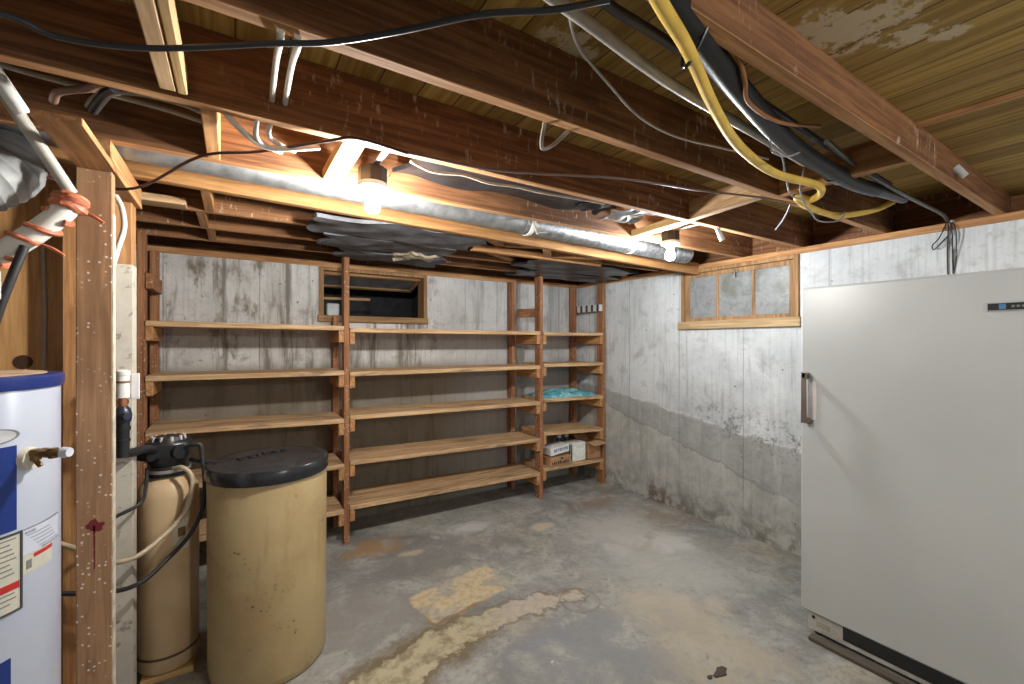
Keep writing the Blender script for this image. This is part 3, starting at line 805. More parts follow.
# camera sees the side facing (+x,-y)
def A(deg): return math.radians(deg)
M_navy = plain('navy_panel', (.012, .035, .20), .35, var=.08)
obj('brand_panel', MB().curved(HC, HR, A(-85), A(-33.6), 1.02, 1.236), M_navy, wh, label='navy blue panel')
ov = MB(); ring = []
for k in range(28):
    a = 2*PI*k/28; ring.append((A(-46)+A(14)*math.cos(a), 1.264+.020*math.sin(a)))
def onh(a, z, rr_): return HC+Vector((rr_*math.cos(a), rr_*math.sin(a), z))
def oval(mb, k_, ro):
    top = [mb.bm.verts.new(onh(A(-46)+(a-A(-46))*k_, 1.264+(z-1.264)*k_, ro)) for a, z in ring]
    bot = [mb.bm.verts.new(onh(A(-46)+(a-A(-46))*k_, 1.264+(z-1.264)*k_, HR-.003)) for a, z in ring]
    c0 = mb.bm.verts.new(onh(A(-46), 1.264, ro))
    for k in range(28):
        j = (k+1) % 28
        mb.bm.faces.new((top[k], top[j], c0)); mb.bm.faces.new((top[j], top[k], bot[k], bot[j]))
    return mb
bdg = obj('oval_badge', oval(MB(), 1, HR+.0015), plain('badge_rim', (.16, .17, .19), .4), wh, label='grey oval badge')
obj('badge_face', oval(MB(), .86, HR+.0025), plain('badge_face', (.45, .46, .48), .4), bdg)
lb = obj('rating_label', MB().curved(HC, HR, A(-80), A(-31.6), .815, 1.010), plain('cream_label', (.60, .58, .49), .6, var=.05), wh, label='cream rating label with small print')
pr = MB()
for k in range(14):
    if k in (8, 9): continue
    pr.curved(HC, HR+.0012, A(-78), A(-34-(k*7 % 4)), .998-k*.0125, 1.001-k*.0125, .0012)
obj('small_print', pr, plain('label_ink', (.22, .22, .20), .7), lb)
bd = MB()
bd.curved(HC, HR+.001, A(-32.0), A(-30.8), .812, 1.013, .002, 3); bd.curved(HC, HR+.001, A(-80), A(-30.8), .812, .817, .002); bd.curved(HC, HR+.001, A(-80), A(-30.8), 1.008, 1.013, .002)
obj('label_border', bd, plain('label_border_ink', (.05, .05, .05), .6), lb)
obj('red_band', MB().curved(HC, HR+.001, A(-79), A(-32.4), .870, .888, .0016), plain('warning_red', (.50, .03, .025), .5), lb)
l2 = obj('guide_label', MB().curved(HC, HR, A(-30.4), A(-1), .943, 1.012), plain('pale_blue_label', (.58, .62, .72), .5, var=.06), wh, label='pale label with fine print')
pr = MB()
pr.curved(HC, HR+.001, A(-30), A(-1), 1.0095, 1.012, .0015); pr.curved(HC, HR+.001, A(-18), A(-2), .944, .949, .0015)
pr.curved(HC, HR+.001, A(-29), A(-23), .998, 1.004, .0015)
for k in range(5): pr.curved(HC, HR+.001, A(-28+k*2), A(-12+(k*11 % 9)), .992-k*.010, .9945-k*.010, .0012, 8)
obj('small_print', pr, plain('label_ink2', (.30, .32, .38), .7), l2)
l3 = obj('warning_label', MB().curved(HC, HR, A(-30.4), A(-9), .893, .9415), plain('cream_label', (.6, .58, .5), .6), wh, label='small warning label with red band')
obj('red_band', MB().curved(HC, HR+.001, A(-24), A(-9.5), .929, .939, .0015), plain('warning_red', (.5, .03, .025), .5), l3)
obj('symbol', MB().curved(HC, HR+.001, A(-28.5), A(-25.5), .905, .928, .0015, 4), plain('label_ink', (.1, .1, .1), .7), l3)
obj('brand_panel', MB().curved(HC, HR, A(-85), A(-36.5), .58, .70), M_navy, wh, label='navy blue lower panel')
# relief valve
va = A(-27)
vd = Vector((math.cos(va), math.sin(va), 0)); vp = HC+vd*HR+Vector((0, 0, 1.208))
up_ = Vector((0, 0, 1))
v = obj('relief_valve', MB().cyl(vp, vp+vd*.085, .0105, seg=18).cyl(vp+vd*.018-up_*.018, vp+vd*.018+up_*.010, .011, seg=16).cyl(vp+vd*.06-up_*.014, vp+vd*.06+up_*.012, .010, seg=14)
        .cyl(vp+vd*.035, vp+vd*.05, .0135, seg=6).cyl(vp+vd*.012-up_*.012, vp+vd*.03-up_*.035, .006, seg=10), M_brass, wh, True)
esc = obj('escutcheon', MB().cyl(vp-vd*.006-up_*.014, vp+vd*.010-up_*.014, .034, .026, 28), plain('ivory_cap', (.62, .58, .48), .5), wh, True)
obj('valve_cap', MB().cyl(vp+vd*.083, vp+vd*.100, .0145, .012, 18), plain('blue_white_cap', (.62, .66, .76), .4), v, True)

# pipes and lines above the heater
m_foil = plain('silver_flex', (.27, .28, .28), .6, .2, var=.25, scale=8, bump=.5)
fd = MB()
P, _ = catmull([Vector(q) for q in [(-1.0, 2.02, 1.86), (-.84, 2.0, 1.91), (-.70, 2.0, 1.97), (-.63, 2.05, 2.05), (-.66, 2.14, 2.13)]], 10)
rs = [.090+.007*(i % 2) for i in range(len(P))]
fd.tube(P, .1, 20, 1, rs)
one('flexible_duct', fd, m_foil, 'fat silver flexible duct in the top left corner above the heater', 'duct', None, True)
fd = MB(); fd.tube([(-1.05, 1.80, 1.70), (-.85, 1.79, 1.80), (-.70, 1.78, 1.88), (-.635, 1.80, 1.97), (-.64, 1.82, 2.08)], .052, 20, 8)
one('insulated_sleeve', fd, plain('dirty_white_sleeve', (.40, .385, .34), .6, var=.3, scale=8, bump=.5), 'dirty off-white insulated sleeve below the silver duct at far left', 'pipe', None, True)
sv = thing('taped_pipe', (-.5, 1.85, 1.83), 'white pipe sleeve wrapped in torn salmon tape beside the spattered stud', 'pipe')
pp = [Vector(q) for q in [(-.66, 1.88, 1.70), (-.58, 1.87, 1.755), (-.50, 1.86, 1.83), (-.44, 1.86, 1.905), (-.425, 1.87, 1.95)]]
obj('sleeve', MB().tube(pp, .030, 16, 8), plain('white_sleeve', (.66, .64, .58), .55, var=.15), sv, True)
m_tape = plain('salmon_tape', (.52, .16, .08), .55, var=.3, scale=25)
PP, _ = catmull(pp, 10)
rr = random.Random(9)
def helix(i0, i1, turns, ph, rad):
    out = []
    n = 26
    for k in range(n+1):
        f = i0+(i1-i0)*k/n; ii = min(int(f), len(PP)-2); q = PP[ii].lerp(PP[ii+1], f-ii)
        d = (PP[ii+1]-PP[ii]).normalized(); x = d.cross(Vector((0, 1, 0))).normalized(); y = d.cross(x)
        a = ph+turns*2*PI*k/n
        out.append(q+(x*math.cos(a)+y*math.sin(a))*(rad+rr.uniform(0, .004)))
    return out
for (i0, i1, tn, ph, w_) in [(6, 13, 1.0, .5, .010), (11, 18, 1.1, 2.2, .008), (20, 27, 1.0, .8, .009), (26, 33, 1.2, 2.5, .010), (31, 37, 1.6, .2, .013), (35, 39, 1.5, 1.0, .012)]:
    h_ = helix(i0, i1, tn, ph, .031)
    tp = MB().tube(h_, w_, 6, 1, [w_*(.6+.5*rr.random()) for _ in h_])
    e_ = h_[-1]
    if i0 in (11, 26): tp.tube([h_[-3], e_, e_+Vector((.03, -.01, -.012)), e_+Vector((.055, -.012, -.03))], .005, 6, 3)
    obj('tape_wrap', tp, m_tape, sv, True)
cp = thing('grey_water_pipe', (-.45, 1.7, 2.0), 'grey iron pipe slanting down from the joists to the partition plate', 'pipe')
obj('pipe_run', MB().cyl((-.60, 1.62, 2.33), (-.428, 1.865, 1.96), .0165, seg=20), plain('pale_grey_paint', (.42, .40, .35), .5), cp, True)
obj('paint_run', MB().cyl((-.590, 1.60, 2.33), (-.495, 1.735, 2.13), .0185, seg=20), plain('white_sealant', (.75, .74, .70), .45, bump=.3), cp, True, label='white coated upper section')
obj('coupling', MB().cyl((-.557, 1.665, 2.25), (-.545, 1.68, 2.228), .0225, seg=16), plain('rust_ring', (.20, .09, .06), .6), cp, True)
one('black_hose', MB().tube([(-.60, 1.84, 1.43), (-.575, 1.83, 1.56), (-.545, 1.83, 1.68), (-.52, 1.84, 1.78)], .011, 10), M_rubber, 'short black hose dropping behind the heater top', 'hose', None, True)
one('grey_cable', MB().tube([(-.640, 2.411, 1.99), (-.632, 2.412, 1.83), (-.628, 2.412, 1.6), (-.630, 2.412, 1.40)], .007, 8), plain('grey_cable_skin', (.40, .36, .29), .5), 'pale grey cable running down the plywood behind the heater', 'cable', None, True)
one('wire_tag', MB().box((-.592, 1.815, 1.62), (-.560, 1.818, 1.70), .001), plain('paper_tag', (.70, .68, .66), .6), 'small white paper tag hanging at the far left edge', 'tag')

# ------------------------------------------------------------------ water softener
SCN = Vector((-.262, 2.565, 0)); SR = .117
m_bei = bpy.data.materials.new('beige_tank'); t = NT(m_bei)
v = t.pos(); n1 = t.noise(v, 5., 5, .6)
t.col(t.mix(t.ramp(n1, .35, .7), (.62, .46, .28), (.52, .37, .21))); t.set(Roughness=.38)
so = thing('water_softener', SCN, 'slim beige water softener cylinder with black valve head', 'water softener')
obj('resin_tank', MB().lathe(SCN, [(0, .030), (SR-.01, .030), (SR, .045), (SR, .80), (SR-.006, .83), (SR-.022, .862), (SR-.05, .885), (.045, .895), (0, .896)], 48), m_bei, so, True)
obj('seam_ring', MB().lathe(SCN, [(SR-.004, .095), (SR+.002, .095), (SR+.003, .100), (SR+.002, .106), (SR-.004, .106)], 48), plain('dark_seam', (.10, .07, .04), .6), so, True, label='dark seam ring')
hd = MB()
hd.lathe(SCN, [(.05, .885), (.078, .89), (.082, .90), (.082, .925), (.070, .935), (.074, .94), (.078, .955), (.078, .985), (.0, .985)], 32)
head = obj('valve_head', hd.box((-.352, 2.485, .965), (-.180, 2.645, 1.05), .016).cyl((-.35, 2.50, 1.0), (-.31, 2.47, 1.0), .026, seg=18).cyl((-.262, 2.555, 1.04), (-.262, 2.555, 1.066), .068, .058, 24).cyl((-.262, 2.555, 1.0), (-.21, 2.48, 1.0), .030, seg=20), M_black, so, True)
for k in range(10):
    a = 2*PI*k/10; sx, sy = -.262+.060*math.cos(a), 2.555+.056*math.sin(a)
    obj('screw', MB().cyl((sx, sy, 1.05), (sx, sy, 1.070), .008, .006, 10), plain('pale_screw', (.48, .42, .42), .5), head)
obj('clamp_ring', MB().lathe(SCN, [(.080, .908), (.085, .908), (.085, .922), (.080, .922)], 32), plain('clamp_grey', (.45, .43, .40), .4, .6), so, True)
obj('sticker', MB().curved(SCN, SR, A(-76), A(-46), .565, .70, .001), plain('cream_sticker', (.66, .60, .46), .6), so, label='cream round sticker')
obj('sticker_seal', MB().curved(SCN, SR+.001, A(-68), A(-54), .625, .665, .001), plain('gold_seal', (.20, .12, .03), .5), so)
obj('drain_elbow', MB().tube([(-.205, 2.50, 1.01), (-.165, 2.47, 1.03), (-.135, 2.46, 1.025), (-.128, 2.455, .97)], .010, 10), M_rubber, so, True)
obj('brine_line', MB().tube([(-.175, 2.51, .955), (-.14, 2.47, .95), (-.05, 2.40, .945), (-.02, 2.36, .94)], .009, 10), M_rubber, so, True)
one('wood_block', MB().box((-.35, 2.455, 0), (-.16, 2.69, .027), .003), yellow_pine('x'), 'pale wooden block under the slim beige softener cylinder', 'block')
one('tan_hose', MB().tube([(-.236, 2.495, .925), (-.20, 2.45, .935), (-.165, 2.42, .90), (-.165, 2.405, .83), (-.19, 2.40, .745), (-.25, 2.37, .68), (-.34, 2.29, .635), (-.43, 2.28, .645), (-.50, 2.30, .70), (-.57, 2.33, .735), (-.62, 2.34, .79)], .0095, 10),
    plain('tan_tube', (.48, .39, .27), .4), 'tan plastic hose looping from the softener head past the stud', 'hose', None, True)
one('black_drain_hose', MB().tube([(-.128, 2.45, .975), (-.118, 2.43, .86), (-.125, 2.41, .75), (-.17, 2.40, .645), (-.24, 2.385, .57), (-.32, 2.29, .53), (-.42, 2.29, .52), (-.60, 2.31, .56)], .009, 10), M_rubber,
    'thin black hose looping across the front of the softener cylinder', 'hose', None, True)
one('black_tubing', MB().tube([(-.335, 2.53, .93), (-.325, 2.42, .87), (-.33, 2.31, .84), (-.42, 2.28, .80), (-.50, 2.29, .72)], .007, 8), M_rubber, 'thin black tube leaving the softener head toward the stud', 'tube', None, True)
ip = thing('inlet_pipe', (-.375, 2.285, 1.2), 'black elbow with white and copper riser feeding the softener head', 'pipe')
px, py = -.376, 2.285
obj('elbow', MB().cyl((px, py, 1.045), (px, py, 1.18), .021, seg=20).cyl((px, py, 1.15), (px, py, 1.165), .025, seg=20).cyl((px, py, 1.105), (px, py, 1.115), .024, seg=20).tube([(px, py, 1.06), (px+.02, py+.03, 1.052), (-.325, 2.40, 1.045), (-.305, 2.49, 1.02)], .018, 16, 5), M_black, ip, True)
obj('valve_body', MB().lathe((px, py, 0), [(.018, 1.175), (.026, 1.185), (.029, 1.21), (.024, 1.235), (.014, 1.245)], 20).cyl((px, py-.02, 1.21), (px+.02, py-.045, 1.21), .013, seg=14), plain('blue_black', (.02, .025, .05), .35), ip, True)
obj('copper_stub', MB().cyl((px, py, 1.24), (px, py, 1.285), .014, seg=16).cyl((px, py, 1.255), (px, py, 1.27), .018, seg=16), M_copper, ip, True)
obj('white_coupling', MB().cyl((px, py, 1.28), (px, py, 1.37), .021, seg=20).lathe((px, py, 0), [(.021, 1.365), (.024, 1.37), (.024, 1.385), (.015, 1.39), (0, 1.39)], 20), M_porcelain, ip, True)
obj('ring', MB().cyl((px, py, 1.338), (px, py, 1.346), .0225, seg=20), plain('rust_ring', (.2, .09, .06), .6), ip, True)
one('white_conduit', MB().tube([(-.395, 2.03, 1.30), (-.385, 2.05, 1.55), (-.375, 2.08, 1.74), (-.372, 2.16, 1.84), (-.362, 2.22, 1.94), (-.372, 2.24, 2.02), (-.392, 2.25, 2.068)], .0095, 10), M_whitevinyl, 'white tube rising along the painted stud to the plate', 'tube', None, True)
one('white_placard', MB().box((-.352, 2.290, 1.27), (-.326, 2.298, 1.375), .002), plain('white_card', (.74, .74, .74), .6), 'small white card fixed beside the copper riser', 'card')

# brine tank
BC = Vector((.140, 2.383, 0)); BR = .250
m_br = bpy.data.materials.new('olive_tank'); t = NT(m_br)
v = t.pos(); n1 = t.noise(v, 3., 5, .6); n2 = t.noise(t.scale(v, (14., 14., 2.)), 1.2, 5, .65); n3 = t.noise(v, 55., 4, .7); wh_ = t.noise(v, 6., 3, .6)
cc = t.mix(t.ramp(n1, .35, .7), (.48, .37, .19), (.40, .285, .135)); cc = t.mix(t.ramp(n2, .55, .72, 0, .35), cc, (.30, .18, .06))
cc = t.mix(t.math('MULTIPLY', t.ramp(n3, .58, .66), t.ramp(wh_, .54, .64)), cc, (.13, .07, .03))
t.col(cc); t.set(Roughness=.42)
bt = thing('brine_tank', BC, 'large olive-beige brine tank with black lid in front of the shelves', 'tank')
obj('tank_body', MB().lathe(BC, [(0, 0), (BR-.018, 0), (BR-.008, .012), (BR-.004, .04), (BR, .89), (BR-.004, .902), (0, .902)], 72), m_br, bt, True)
lid = obj('lid', MB().lathe(BC, [(BR-.004, .885), (BR+.005, .885), (BR+.008, .892), (BR+.008, .935), (BR+.002, .946), (BR-.012, .949), (BR-.03, .945), (BR-.045, .951), (0, .955)], 72), plain('lid_black', (.020, .021, .025), .24, var=.2, scale=20, bump=.1), bt, True, label='shiny black lid')
# raised moulded lettering on the lid, worn past reading
em = MB()
dirx = Vector((math.cos(math.radians(23)), math.sin(math.radians(23)), 0)); diry = Vector((-dirx.y, dirx.x, 0))
def lp(a, b): return BC+dirx*a+diry*b+Vector((0, 0, .955))
strokes = [(-.11, .035, -.11, .085), (-.11, .085, -.082, .075), (-.082, .075, -.082, .045), (-.082, .045, -.11, .035), (-.065, .075, -.065, .045), (-.065, .045, -.045, .045), (-.045, .045, -.045, .075),
           (-.028, .045, -.028, .075), (-.028, .075, -.010, .07), (.005, .045, .005, .085), (.020, .045, .030, .075), (.030, .075, .042, .045), (.055, .045, .055, .075), (.055, .075, .075, .07), (.090, .045, .110, .06), (.110, .06, .090, .075), (.090, .075, .118, .082)]
for a, b, c_, d_ in strokes: em.bar(lp(a, b), lp(c_, d_), .008, .008, .001)
obj('moulded_lettering', em, M_black, lid)

# ------------------------------------------------------------------ refrigerator
FXF = 2.470
m_fr = bpy.data.materials.new('fridge_enamel'); t = NT(m_fr)
v = t.pos(); n1 = t.noise(v, 130., 2, .5); n2 = t.noise(v, 2., 3, .5)
t.col(t.mix(t.ramp(n2, .3, .7), (.50, .525, .53), (.55, .575, .58))); t.set(Roughness=.30); t.bump(n1, .12, .002)
rf = thing('refrigerator', (2.85, .69, 0), 'tall white upright refrigerator standing against the right wall', 'refrigerator')
obj('cabinet', MB().box((FXF+.085, .285, .11), (3.20, 1.095, 1.765), .010), m_fr, rf)
obj('base', MB().box((FXF+.10, .30, .0), (3.18, 1.085, .115), .003), plain('dark_base', (.05, .05, .05), .7), rf)
obj('gasket', MB().box((FXF+.068, .295, .135), (FXF+.087, 1.09, 1.760), .003), plain('grey_gasket', (.12, .12, .12), .6), rf)
dr = obj('door', MB().box((FXF, .278, .124), (FXF+.070, 1.106, 1.778), .010), m_fr, rf)
hm = MB()
m_hd = plain('brown_chrome', (.26, .22, .18), .32, .8)
yh = 1.072
hm.prism([(FXF-.044, yh-.012, 1.09), (FXF-.044, yh+.012, 1.09), (FXF-.044, yh+.010, 1.345), (FXF-.044, yh-.008, 1.345)], (.010, 0, 0))
hm.box((FXF-.044, yh-.010, 1.315), (FXF+.002, yh+.010, 1.345), .003); hm.cyl((FXF-.040, yh, 1.105), (FXF+.002, yh-.006, 1.098), .014, .018, 20)
obj('handle', hm, m_hd, dr)
obj('handle_reflection', MB().box((FXF-.004, 1.030, 1.105), (FXF+.001, 1.062, 1.30), .002), plain('pale_reflection', (.62, .58, .57), .3), dr, label='pale reflection behind the handle, built as a plate')  # pale slab stands in for the door's reflection behind the handle
bg = obj('badge', MB().box((FXF-.004, .20+.085, 1.622), (FXF+.001, .442, 1.648), .001), plain('badge_black', (.03, .03, .03), .3), dr)
obj('badge_trim', MB().box((FXF-.005, .440, 1.620), (FXF+.001, .4455, 1.650), .001).box((FXF-.005, .285, 1.648), (FXF+.001, .444, 1.651), 0).box((FXF-.005, .285, 1.6185), (FXF+.001, .444, 1.622), 0), M_steel, bg)
obj('emblem', MB().box((FXF-.0055, .392, 1.625), (FXF-.003, .410, 1.645), .001), plain('emblem_blue', (.08, .22, .42), .3), bg, label='small blue emblem')
lt = MB()
for k in range(7): lt.box((FXF-.005, .378-k*.013, 1.631), (FXF-.0035, .370-k*.013, 1.639), 0)
obj('lettering', lt, plain('badge_silver', (.20, .22, .22), .4), bg)
kp = obj('kick_plate', MB().box((FXF+.032, .30, .022), (FXF+.050, 1.085, .122), .004), plain('kick_cream', (.55, .53, .49), .5, var=.15), rf)
gr = MB(); gr.box((FXF+.027, .30, .048), (FXF+.034, .93, .120), .002)
gril = obj('grille', gr, M_black, kp)
obj('sticker', MB().box((FXF+.030, .985, .052), (FXF+.0325, 1.045, .080), 0), plain('old_sticker', (.42, .38, .30), .6), kp)
obj('screw', MB().cyl((FXF+.029, 1.058, .092), (FXF+.034, 1.058, .092), .008, seg=12), M_black, kp)
for y_ in (1.05, .34):
    obj('levelling_foot', MB().cyl((FXF+.07, y_, 0), (FXF+.07, y_, .03), .018, seg=14), M_black, rf)
one('floor_strip', MB().bar((FXF-.012, 1.055, .011), (FXF-.012, .25, .011), .045, .020, .003), wood('dark_strip_', (.085, .065, .05), (.15, .125, .10), 'y'), 'dark strip on the floor along the refrigerator front', 'batten')  # thin dark strip along the floor before the refrigerator

# ------------------------------------------------------------------ pipes and cables under the joists
zc = 2.145
cable('black_cable', [(-.60, 1.27, 2.145), (-.386, 1.25, 2.14), (-.307, 1.262, 2.13), (-.153, 1.196, 2.125), (.062, 1.06, 2.135), (.17, .995, 2.14), (.284, .875, 2.135), (.40, .748, 2.135), (.515, .66, 2.135), (.60, .60, 2.15)], .0064, plain('grey_black_cable', (.035, .037, .042), .4), 'long grey-black cable sagging across the top left under the joists')
m_gp = plain('grey_pvc', (.34, .32, .29), .4, var=.2)
cable('grey_conduit', [(.20, .655, 2.17), (.502, .670, 2.17), (.93, .733, 2.17), (1.30, .757, 2.17), (1.80, .79, 2.17)], .0135, m_gp, 'pale grey conduit running along between the first two joists', 'pipe', None, 3)
cable('dark_conduit', [(.40, .62, 2.24), (.66, .69, 2.24), (.85, .70, 2.24), (1.30, .72, 2.24), (2.0, .76, 2.24), (2.6, .78, 2.24)], .012, plain('steel_grey_pipe', (.10, .10, .12), .35, .5), 'thin dark steel conduit above the pale grey one', 'pipe', None, 3)
dp = thing('drain_pipe', (1.6, .7, 2.16), 'thick black plastic drain pipe running under the joists to the right wall', 'pipe')
M_abs = plain('dark_drain_plastic', (.014, .014, .015), .42)
[n_ for n_ in M_abs.node_tree.nodes if n_.type == 'BSDF_PRINCIPLED'][0].inputs['Specular IOR Level'].default_value = .28
obj('pipe_run', MB().tube([(.30, .45, 2.17), (.80, .575, 2.17), (1.17, .66, 2.165), (1.60, .735, 2.16), (2.15, .775, 2.165), (2.42, .775, 2.18)], .029, 24, 6), M_abs, dp, True)
obj('coupling', MB().cyl((1.98, .772, 2.165), (2.06, .774, 2.166), .0335, seg=24), M_black, dp, True)
obj('pipe_end', MB().cyl((2.40, .775, 2.178), (2.75, .772, 2.20), .024, seg=20), plain('grey_black_pipe', (.03, .03, .032), .4), dp, True)
cable('thin_pipe', [(1.75, .70, 2.205), (2.2, .74, 2.20), (2.8, .735, 2.185), (3.15, .73, 2.18), (3.33, .745, 2.172)], .009, plain('dull_lead_pipe', (.16, .15, .13), .4, .5), 'thin dull metal pipe beside the black drain pipe reaching the right wall', 'pipe')
m_yel = plain('yellow_coating', (.78, .52, .095), .5, var=.12)
cable('yellow_gas_hose', [(.50, .47, 2.13), (.661, .532, 2.125), (.814, .582, 2.12), (1.06, .68, 2.112), (1.329, .767, 2.108), (1.669, .832, 2.118), (1.95, .815, 2.125), (2.06, .845, 2.12), (2.10, .90, 2.115), (2.06, .925, 2.125), (2.10, .95, 2.13), (2.30, .985, 2.135), (2.60, .985, 2.145), (2.78, .90, 2.18), (2.85, .84, 2.22)], .0145, m_yel, 'yellow flexible gas hose curling under the black drain pipe', 'hose')
one('cable_tie', MB().tube([(.84, .540, 2.19), (.835, .57, 2.135), (.83, .600, 2.10), (.845, .62, 2.13), (.85, .60, 2.20)], .004, 8), M_black, 'black cable tie binding the yellow hose to the drain pipe', 'tie')
m_orw = plain('orange_brown_wire', (.30, .12, .035), .45)
cable('orange_wire', [(.62, .515, 2.19), (.786, .556, 2.19), (.952, .571, 2.185), (1.06, .60, 2.15), (1.15, .64, 2.135), (1.36, .665, 2.15), (1.6, .66, 2.2)], .0055, m_orw, 'orange-brown wire curving over the black drain pipe')
m_wv = plain('dull_white_wire', (.36, .33, .30), .65)
cable('white_wire', [(.56, .68, 2.17), (.60, .72, 2.20), (.69, .79, 2.20), (.84, .845, 2.19), (1.007, .885, 2.165), (1.195, .90, 2.16), (1.40, .86, 2.155), (1.60, .82, 2.15)], .0035, m_wv, 'thin pale wire looping from the grey conduit toward the yellow hose')
cable('brown_wire', [(-.60, 2.05, 2.055), (-.486, 2.10, 2.055), (-.30, 2.02, 2.045), (-.10, 1.79, 2.12), (.068, 1.65, 2.125), (.256, 1.49, 2.145), (.33, 1.44, 2.15), (.50, 1.46, 2.15)], .005, plain('dark_brown_wire', (.07, .028, .018), .5), 'dark brown wire sagging across the left from stud to joist')
cable('speaker_wire', [(.50, 1.455, 2.15), (.84, 1.41, 2.145), (1.268, 1.215, 2.14), (1.652, 1.13, 2.14), (2.073, 1.03, 2.145), (2.6, 1.0, 2.15)], .0045, plain('mauve_wire', (.22, .16, .15), .45), 'thin reddish wire stretched from the near bulb toward the right wall')
for i, (dx, lb) in enumerate([(0, 'left of two white cables stapled across the joists above the near bulb'), (.034, 'right of two white cables stapled across the joists above the near bulb')]):
    cable('white_cable', [(.080+dx, 1.035, 2.154), (.082+dx, 1.065, 2.150), (.084+dx, 1.20, 2.185), (.088+dx, 1.38, 2.20), (.092+dx, 1.468, 2.215)], .0075, M_whitevinyl, lb, 'cable', 'white cables')
cable('white_cable', [(-.045, 1.50, 2.19), (.0, 1.54, 2.15), (.08, 1.60, 2.125), (.17, 1.585, 2.135), (.24, 1.60, 2.16)], .009, M_whitevinyl, 'white cable running left to right below the joist, left of the near bulb', 'cable', 'white cables')
cable('white_cable', [(.055, 1.50, 2.17), (.055, 1.56, 2.135), (.09, 1.61, 2.13), (.13, 1.66, 2.14)], .008, M_whitevinyl, 'hooked white cable end left of the near bulb, left one', 'cable', 'white cables')
cable('white_cable', [(.095, 1.50, 2.18), (.088, 1.55, 2.145), (.125, 1.60, 2.14), (.17, 1.65, 2.15)], .008, M_whitevinyl, 'hooked white cable end left of the near bulb, right one', 'cable', 'white cables')
cable('grey_loop_cable', [(-.07, 1.66, 2.21), (-.14, 1.66, 2.225), (-.25, 1.66, 2.225), (-.33, 1.68, 2.20), (-.36, 1.72, 2.18)], .008, plain('grey_cable_skin', (.4, .36, .29), .5), 'pale loop of cable in the joist bay above the partition plate')
cable('grey_cable', [(-.08, 1.70, 2.20), (-.20, 1.70, 2.215), (-.45, 1.68, 2.22), (-.80, 1.66, 2.24)], .007, plain('grey_cable_skin', (.4, .36, .29), .5), 'grey cable running straight along the joist bay at upper left')
cable('steel_pipe', [(-.08, 1.56, 2.23), (-.40, 1.56, 2.235), (-.9, 1.56, 2.24)], .014, plain('steel_grey_pipe', (.10, .10, .12), .35, .5), 'dark steel pipe along the joist bay at upper left', 'pipe', None, 2)
cable('copper_tube', [(-.295, 1.525, 2.17), (-.325, 1.56, 2.165), (-.36, 1.60, 2.17), (-.40, 1.63, 2.165), (-.42, 1.68, 2.16)], .010, plain('dull_copper', (.33, .20, .15), .45, .5), 'bent dull copper tube stub hanging from the joist at upper left', 'pipe')
cable('black_bracket', [(-.265, 1.525, 2.165), (-.30, 1.60, 2.175), (-.345, 1.70, 2.165)], .013, plain('grey_black_pipe', (.03, .03, .032), .4), 'short dark pipe beside the bent copper tube at upper left', 'pipe')
# tangle of thin wires by the yellow hose
m_bw = plain('blue_grey_wire', (.26, .28, .31), .4)
tang = [([(1.564, 0.800, 2.222), (1.604, 0.810, 2.180), (1.694, 0.820, 2.179), (1.736, 0.830, 2.140), (1.787, 0.840, 2.077), (1.848, 0.850, 2.068), (1.959, 0.860, 2.078)], 'thin pale wire dropping past the middle of the yellow hose'), ([(1.922, 0.840, 2.238), (1.924, 0.852, 2.171), (1.927, 0.864, 2.126), (1.970, 0.876, 2.097), (2.041, 0.888, 2.066), (2.122, 0.900, 2.057)], 'blue-grey wire dangling at the bend of the yellow hose'),
        ([(1.414, 0.720, 2.133), (1.432, 0.720, 2.099), (1.539, 0.720, 2.111), (1.676, 0.720, 2.180), (1.691, 0.720, 2.208)], 'pale wire wrapped across the black drain pipe beside the yellow hose'), ([(2.184, 0.930, 2.074), (2.231, 0.930, 2.054), (2.331, 0.930, 2.060), (2.468, 0.930, 2.090), (2.524, 0.930, 2.137), (2.58, .970, 2.143)], 'short curled grey wire just past the bend of the yellow hose')]
for p_, lb in tang: cable('thin_wire', p_, .0032, m_bw, lb, 'wire', 'thin wires by the yellow hose')
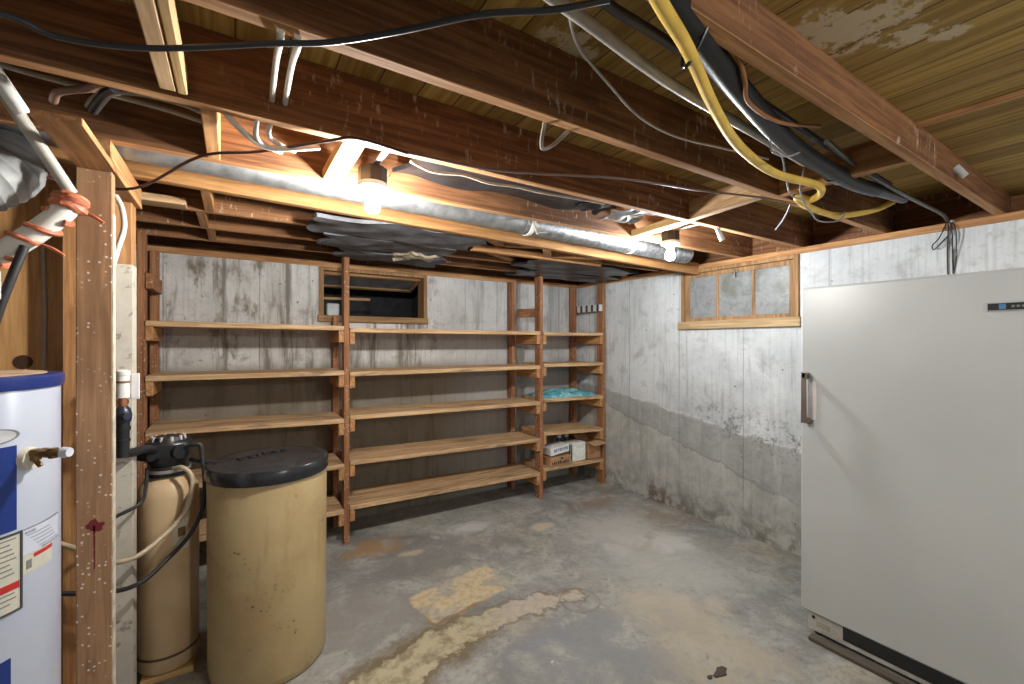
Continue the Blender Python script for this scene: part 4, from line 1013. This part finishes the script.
# wire bundle hanging at the right wall
wbn = thing('wire_bundle', (3.32, .75, 2.1), 'tangled thin black wires hanging over the top of the right wall', 'wire')
for (p_) in [[(3.33, .745, 2.165), (3.322, .742, 2.10), (3.336, .748, 2.0), (3.336, .745, 1.80)], [(3.33, .735, 2.165), (3.318, .725, 2.08), (3.336, .728, 1.98), (3.336, .722, 1.80)],
             [(3.33, .75, 2.16), (3.31, .775, 2.08), (3.318, .805, 2.045), (3.322, .80, 2.02), (3.318, .77, 2.05), (3.324, .74, 2.09)], [(3.33, .73, 2.165), (3.315, .71, 2.10), (3.336, .715, 1.95), (3.336, .735, 1.80)]]:
    obj('strand', MB().tube(p_, .0032, 8, 6), M_rubber, wbn, True)
obj('metal_clip', MB().lathe((3.318, .725, 0), [(0, 2.155), (.008, 2.157), (.012, 2.166), (.008, 2.175), (0, 2.177)], 14), M_galv, wbn, True)
one('pull_socket', MB().cyl((2.48, .534, 2.212), (2.49, .505, 2.17), .016, .012, 14), plain('pale_socket', (.55, .56, .58), .4), 'small pale fitting on the face of the nearest joist at upper right', 'fitting')
# flakes on the floor
for i, (x_, y_, s_, lb) in enumerate([(1.86, 1.16, .030, 'larger dark flake of debris on the floor in front of the refrigerator'), (1.79, 1.17, .012, 'smaller dark crumb of debris left of the large flake'), (1.25, 1.62, .008, 'tiny pale chip on the bare floor at front')]):
    rr = random.Random(i+5)
    pts = [(x_+s_*(1+.4*rr.uniform(-1, 1))*math.cos(2*PI*k/9)*1.3, y_+s_*(1+.4*rr.uniform(-1, 1))*math.sin(2*PI*k/9)*.7, .0) for k in range(9)]
    one('debris_flake', MB().prism(pts, (0, 0, .006)), plain('dark_debris', (.07, .055, .045), .8) if i < 2 else plain('pale_debris', (.6, .58, .52), .8), lb, 'debris')

# ------------------------------------------------------------------ light, world, camera
wd = bpy.data.worlds.new('World'); SC.world = wd; wd.use_nodes = True
bgn = wd.node_tree.nodes['Background']; bgn.inputs[0].default_value = (.95, .97, 1.0, 1); bgn.inputs[1].default_value = .38
cam = bpy.data.cameras.new('Camera'); co = bpy.data.objects.new('Camera', cam); COL.objects.link(co)
cam.sensor_width = 36; cam.lens = 36*436/1024; cam.clip_start = .02
co.location = (0, 0, 1.5); co.rotation_euler = (PI/2, 0, -math.radians(32.4))
SC.camera = co
SC.view_settings.view_transform = 'Standard'; SC.view_settings.look = 'None'
SC.view_settings.gamma = 1; SC.view_settings.use_curve_mapping = False
SC.view_settings.exposure = 0.0
SC.cycles.max_bounces = 8; SC.cycles.diffuse_bounces = 5
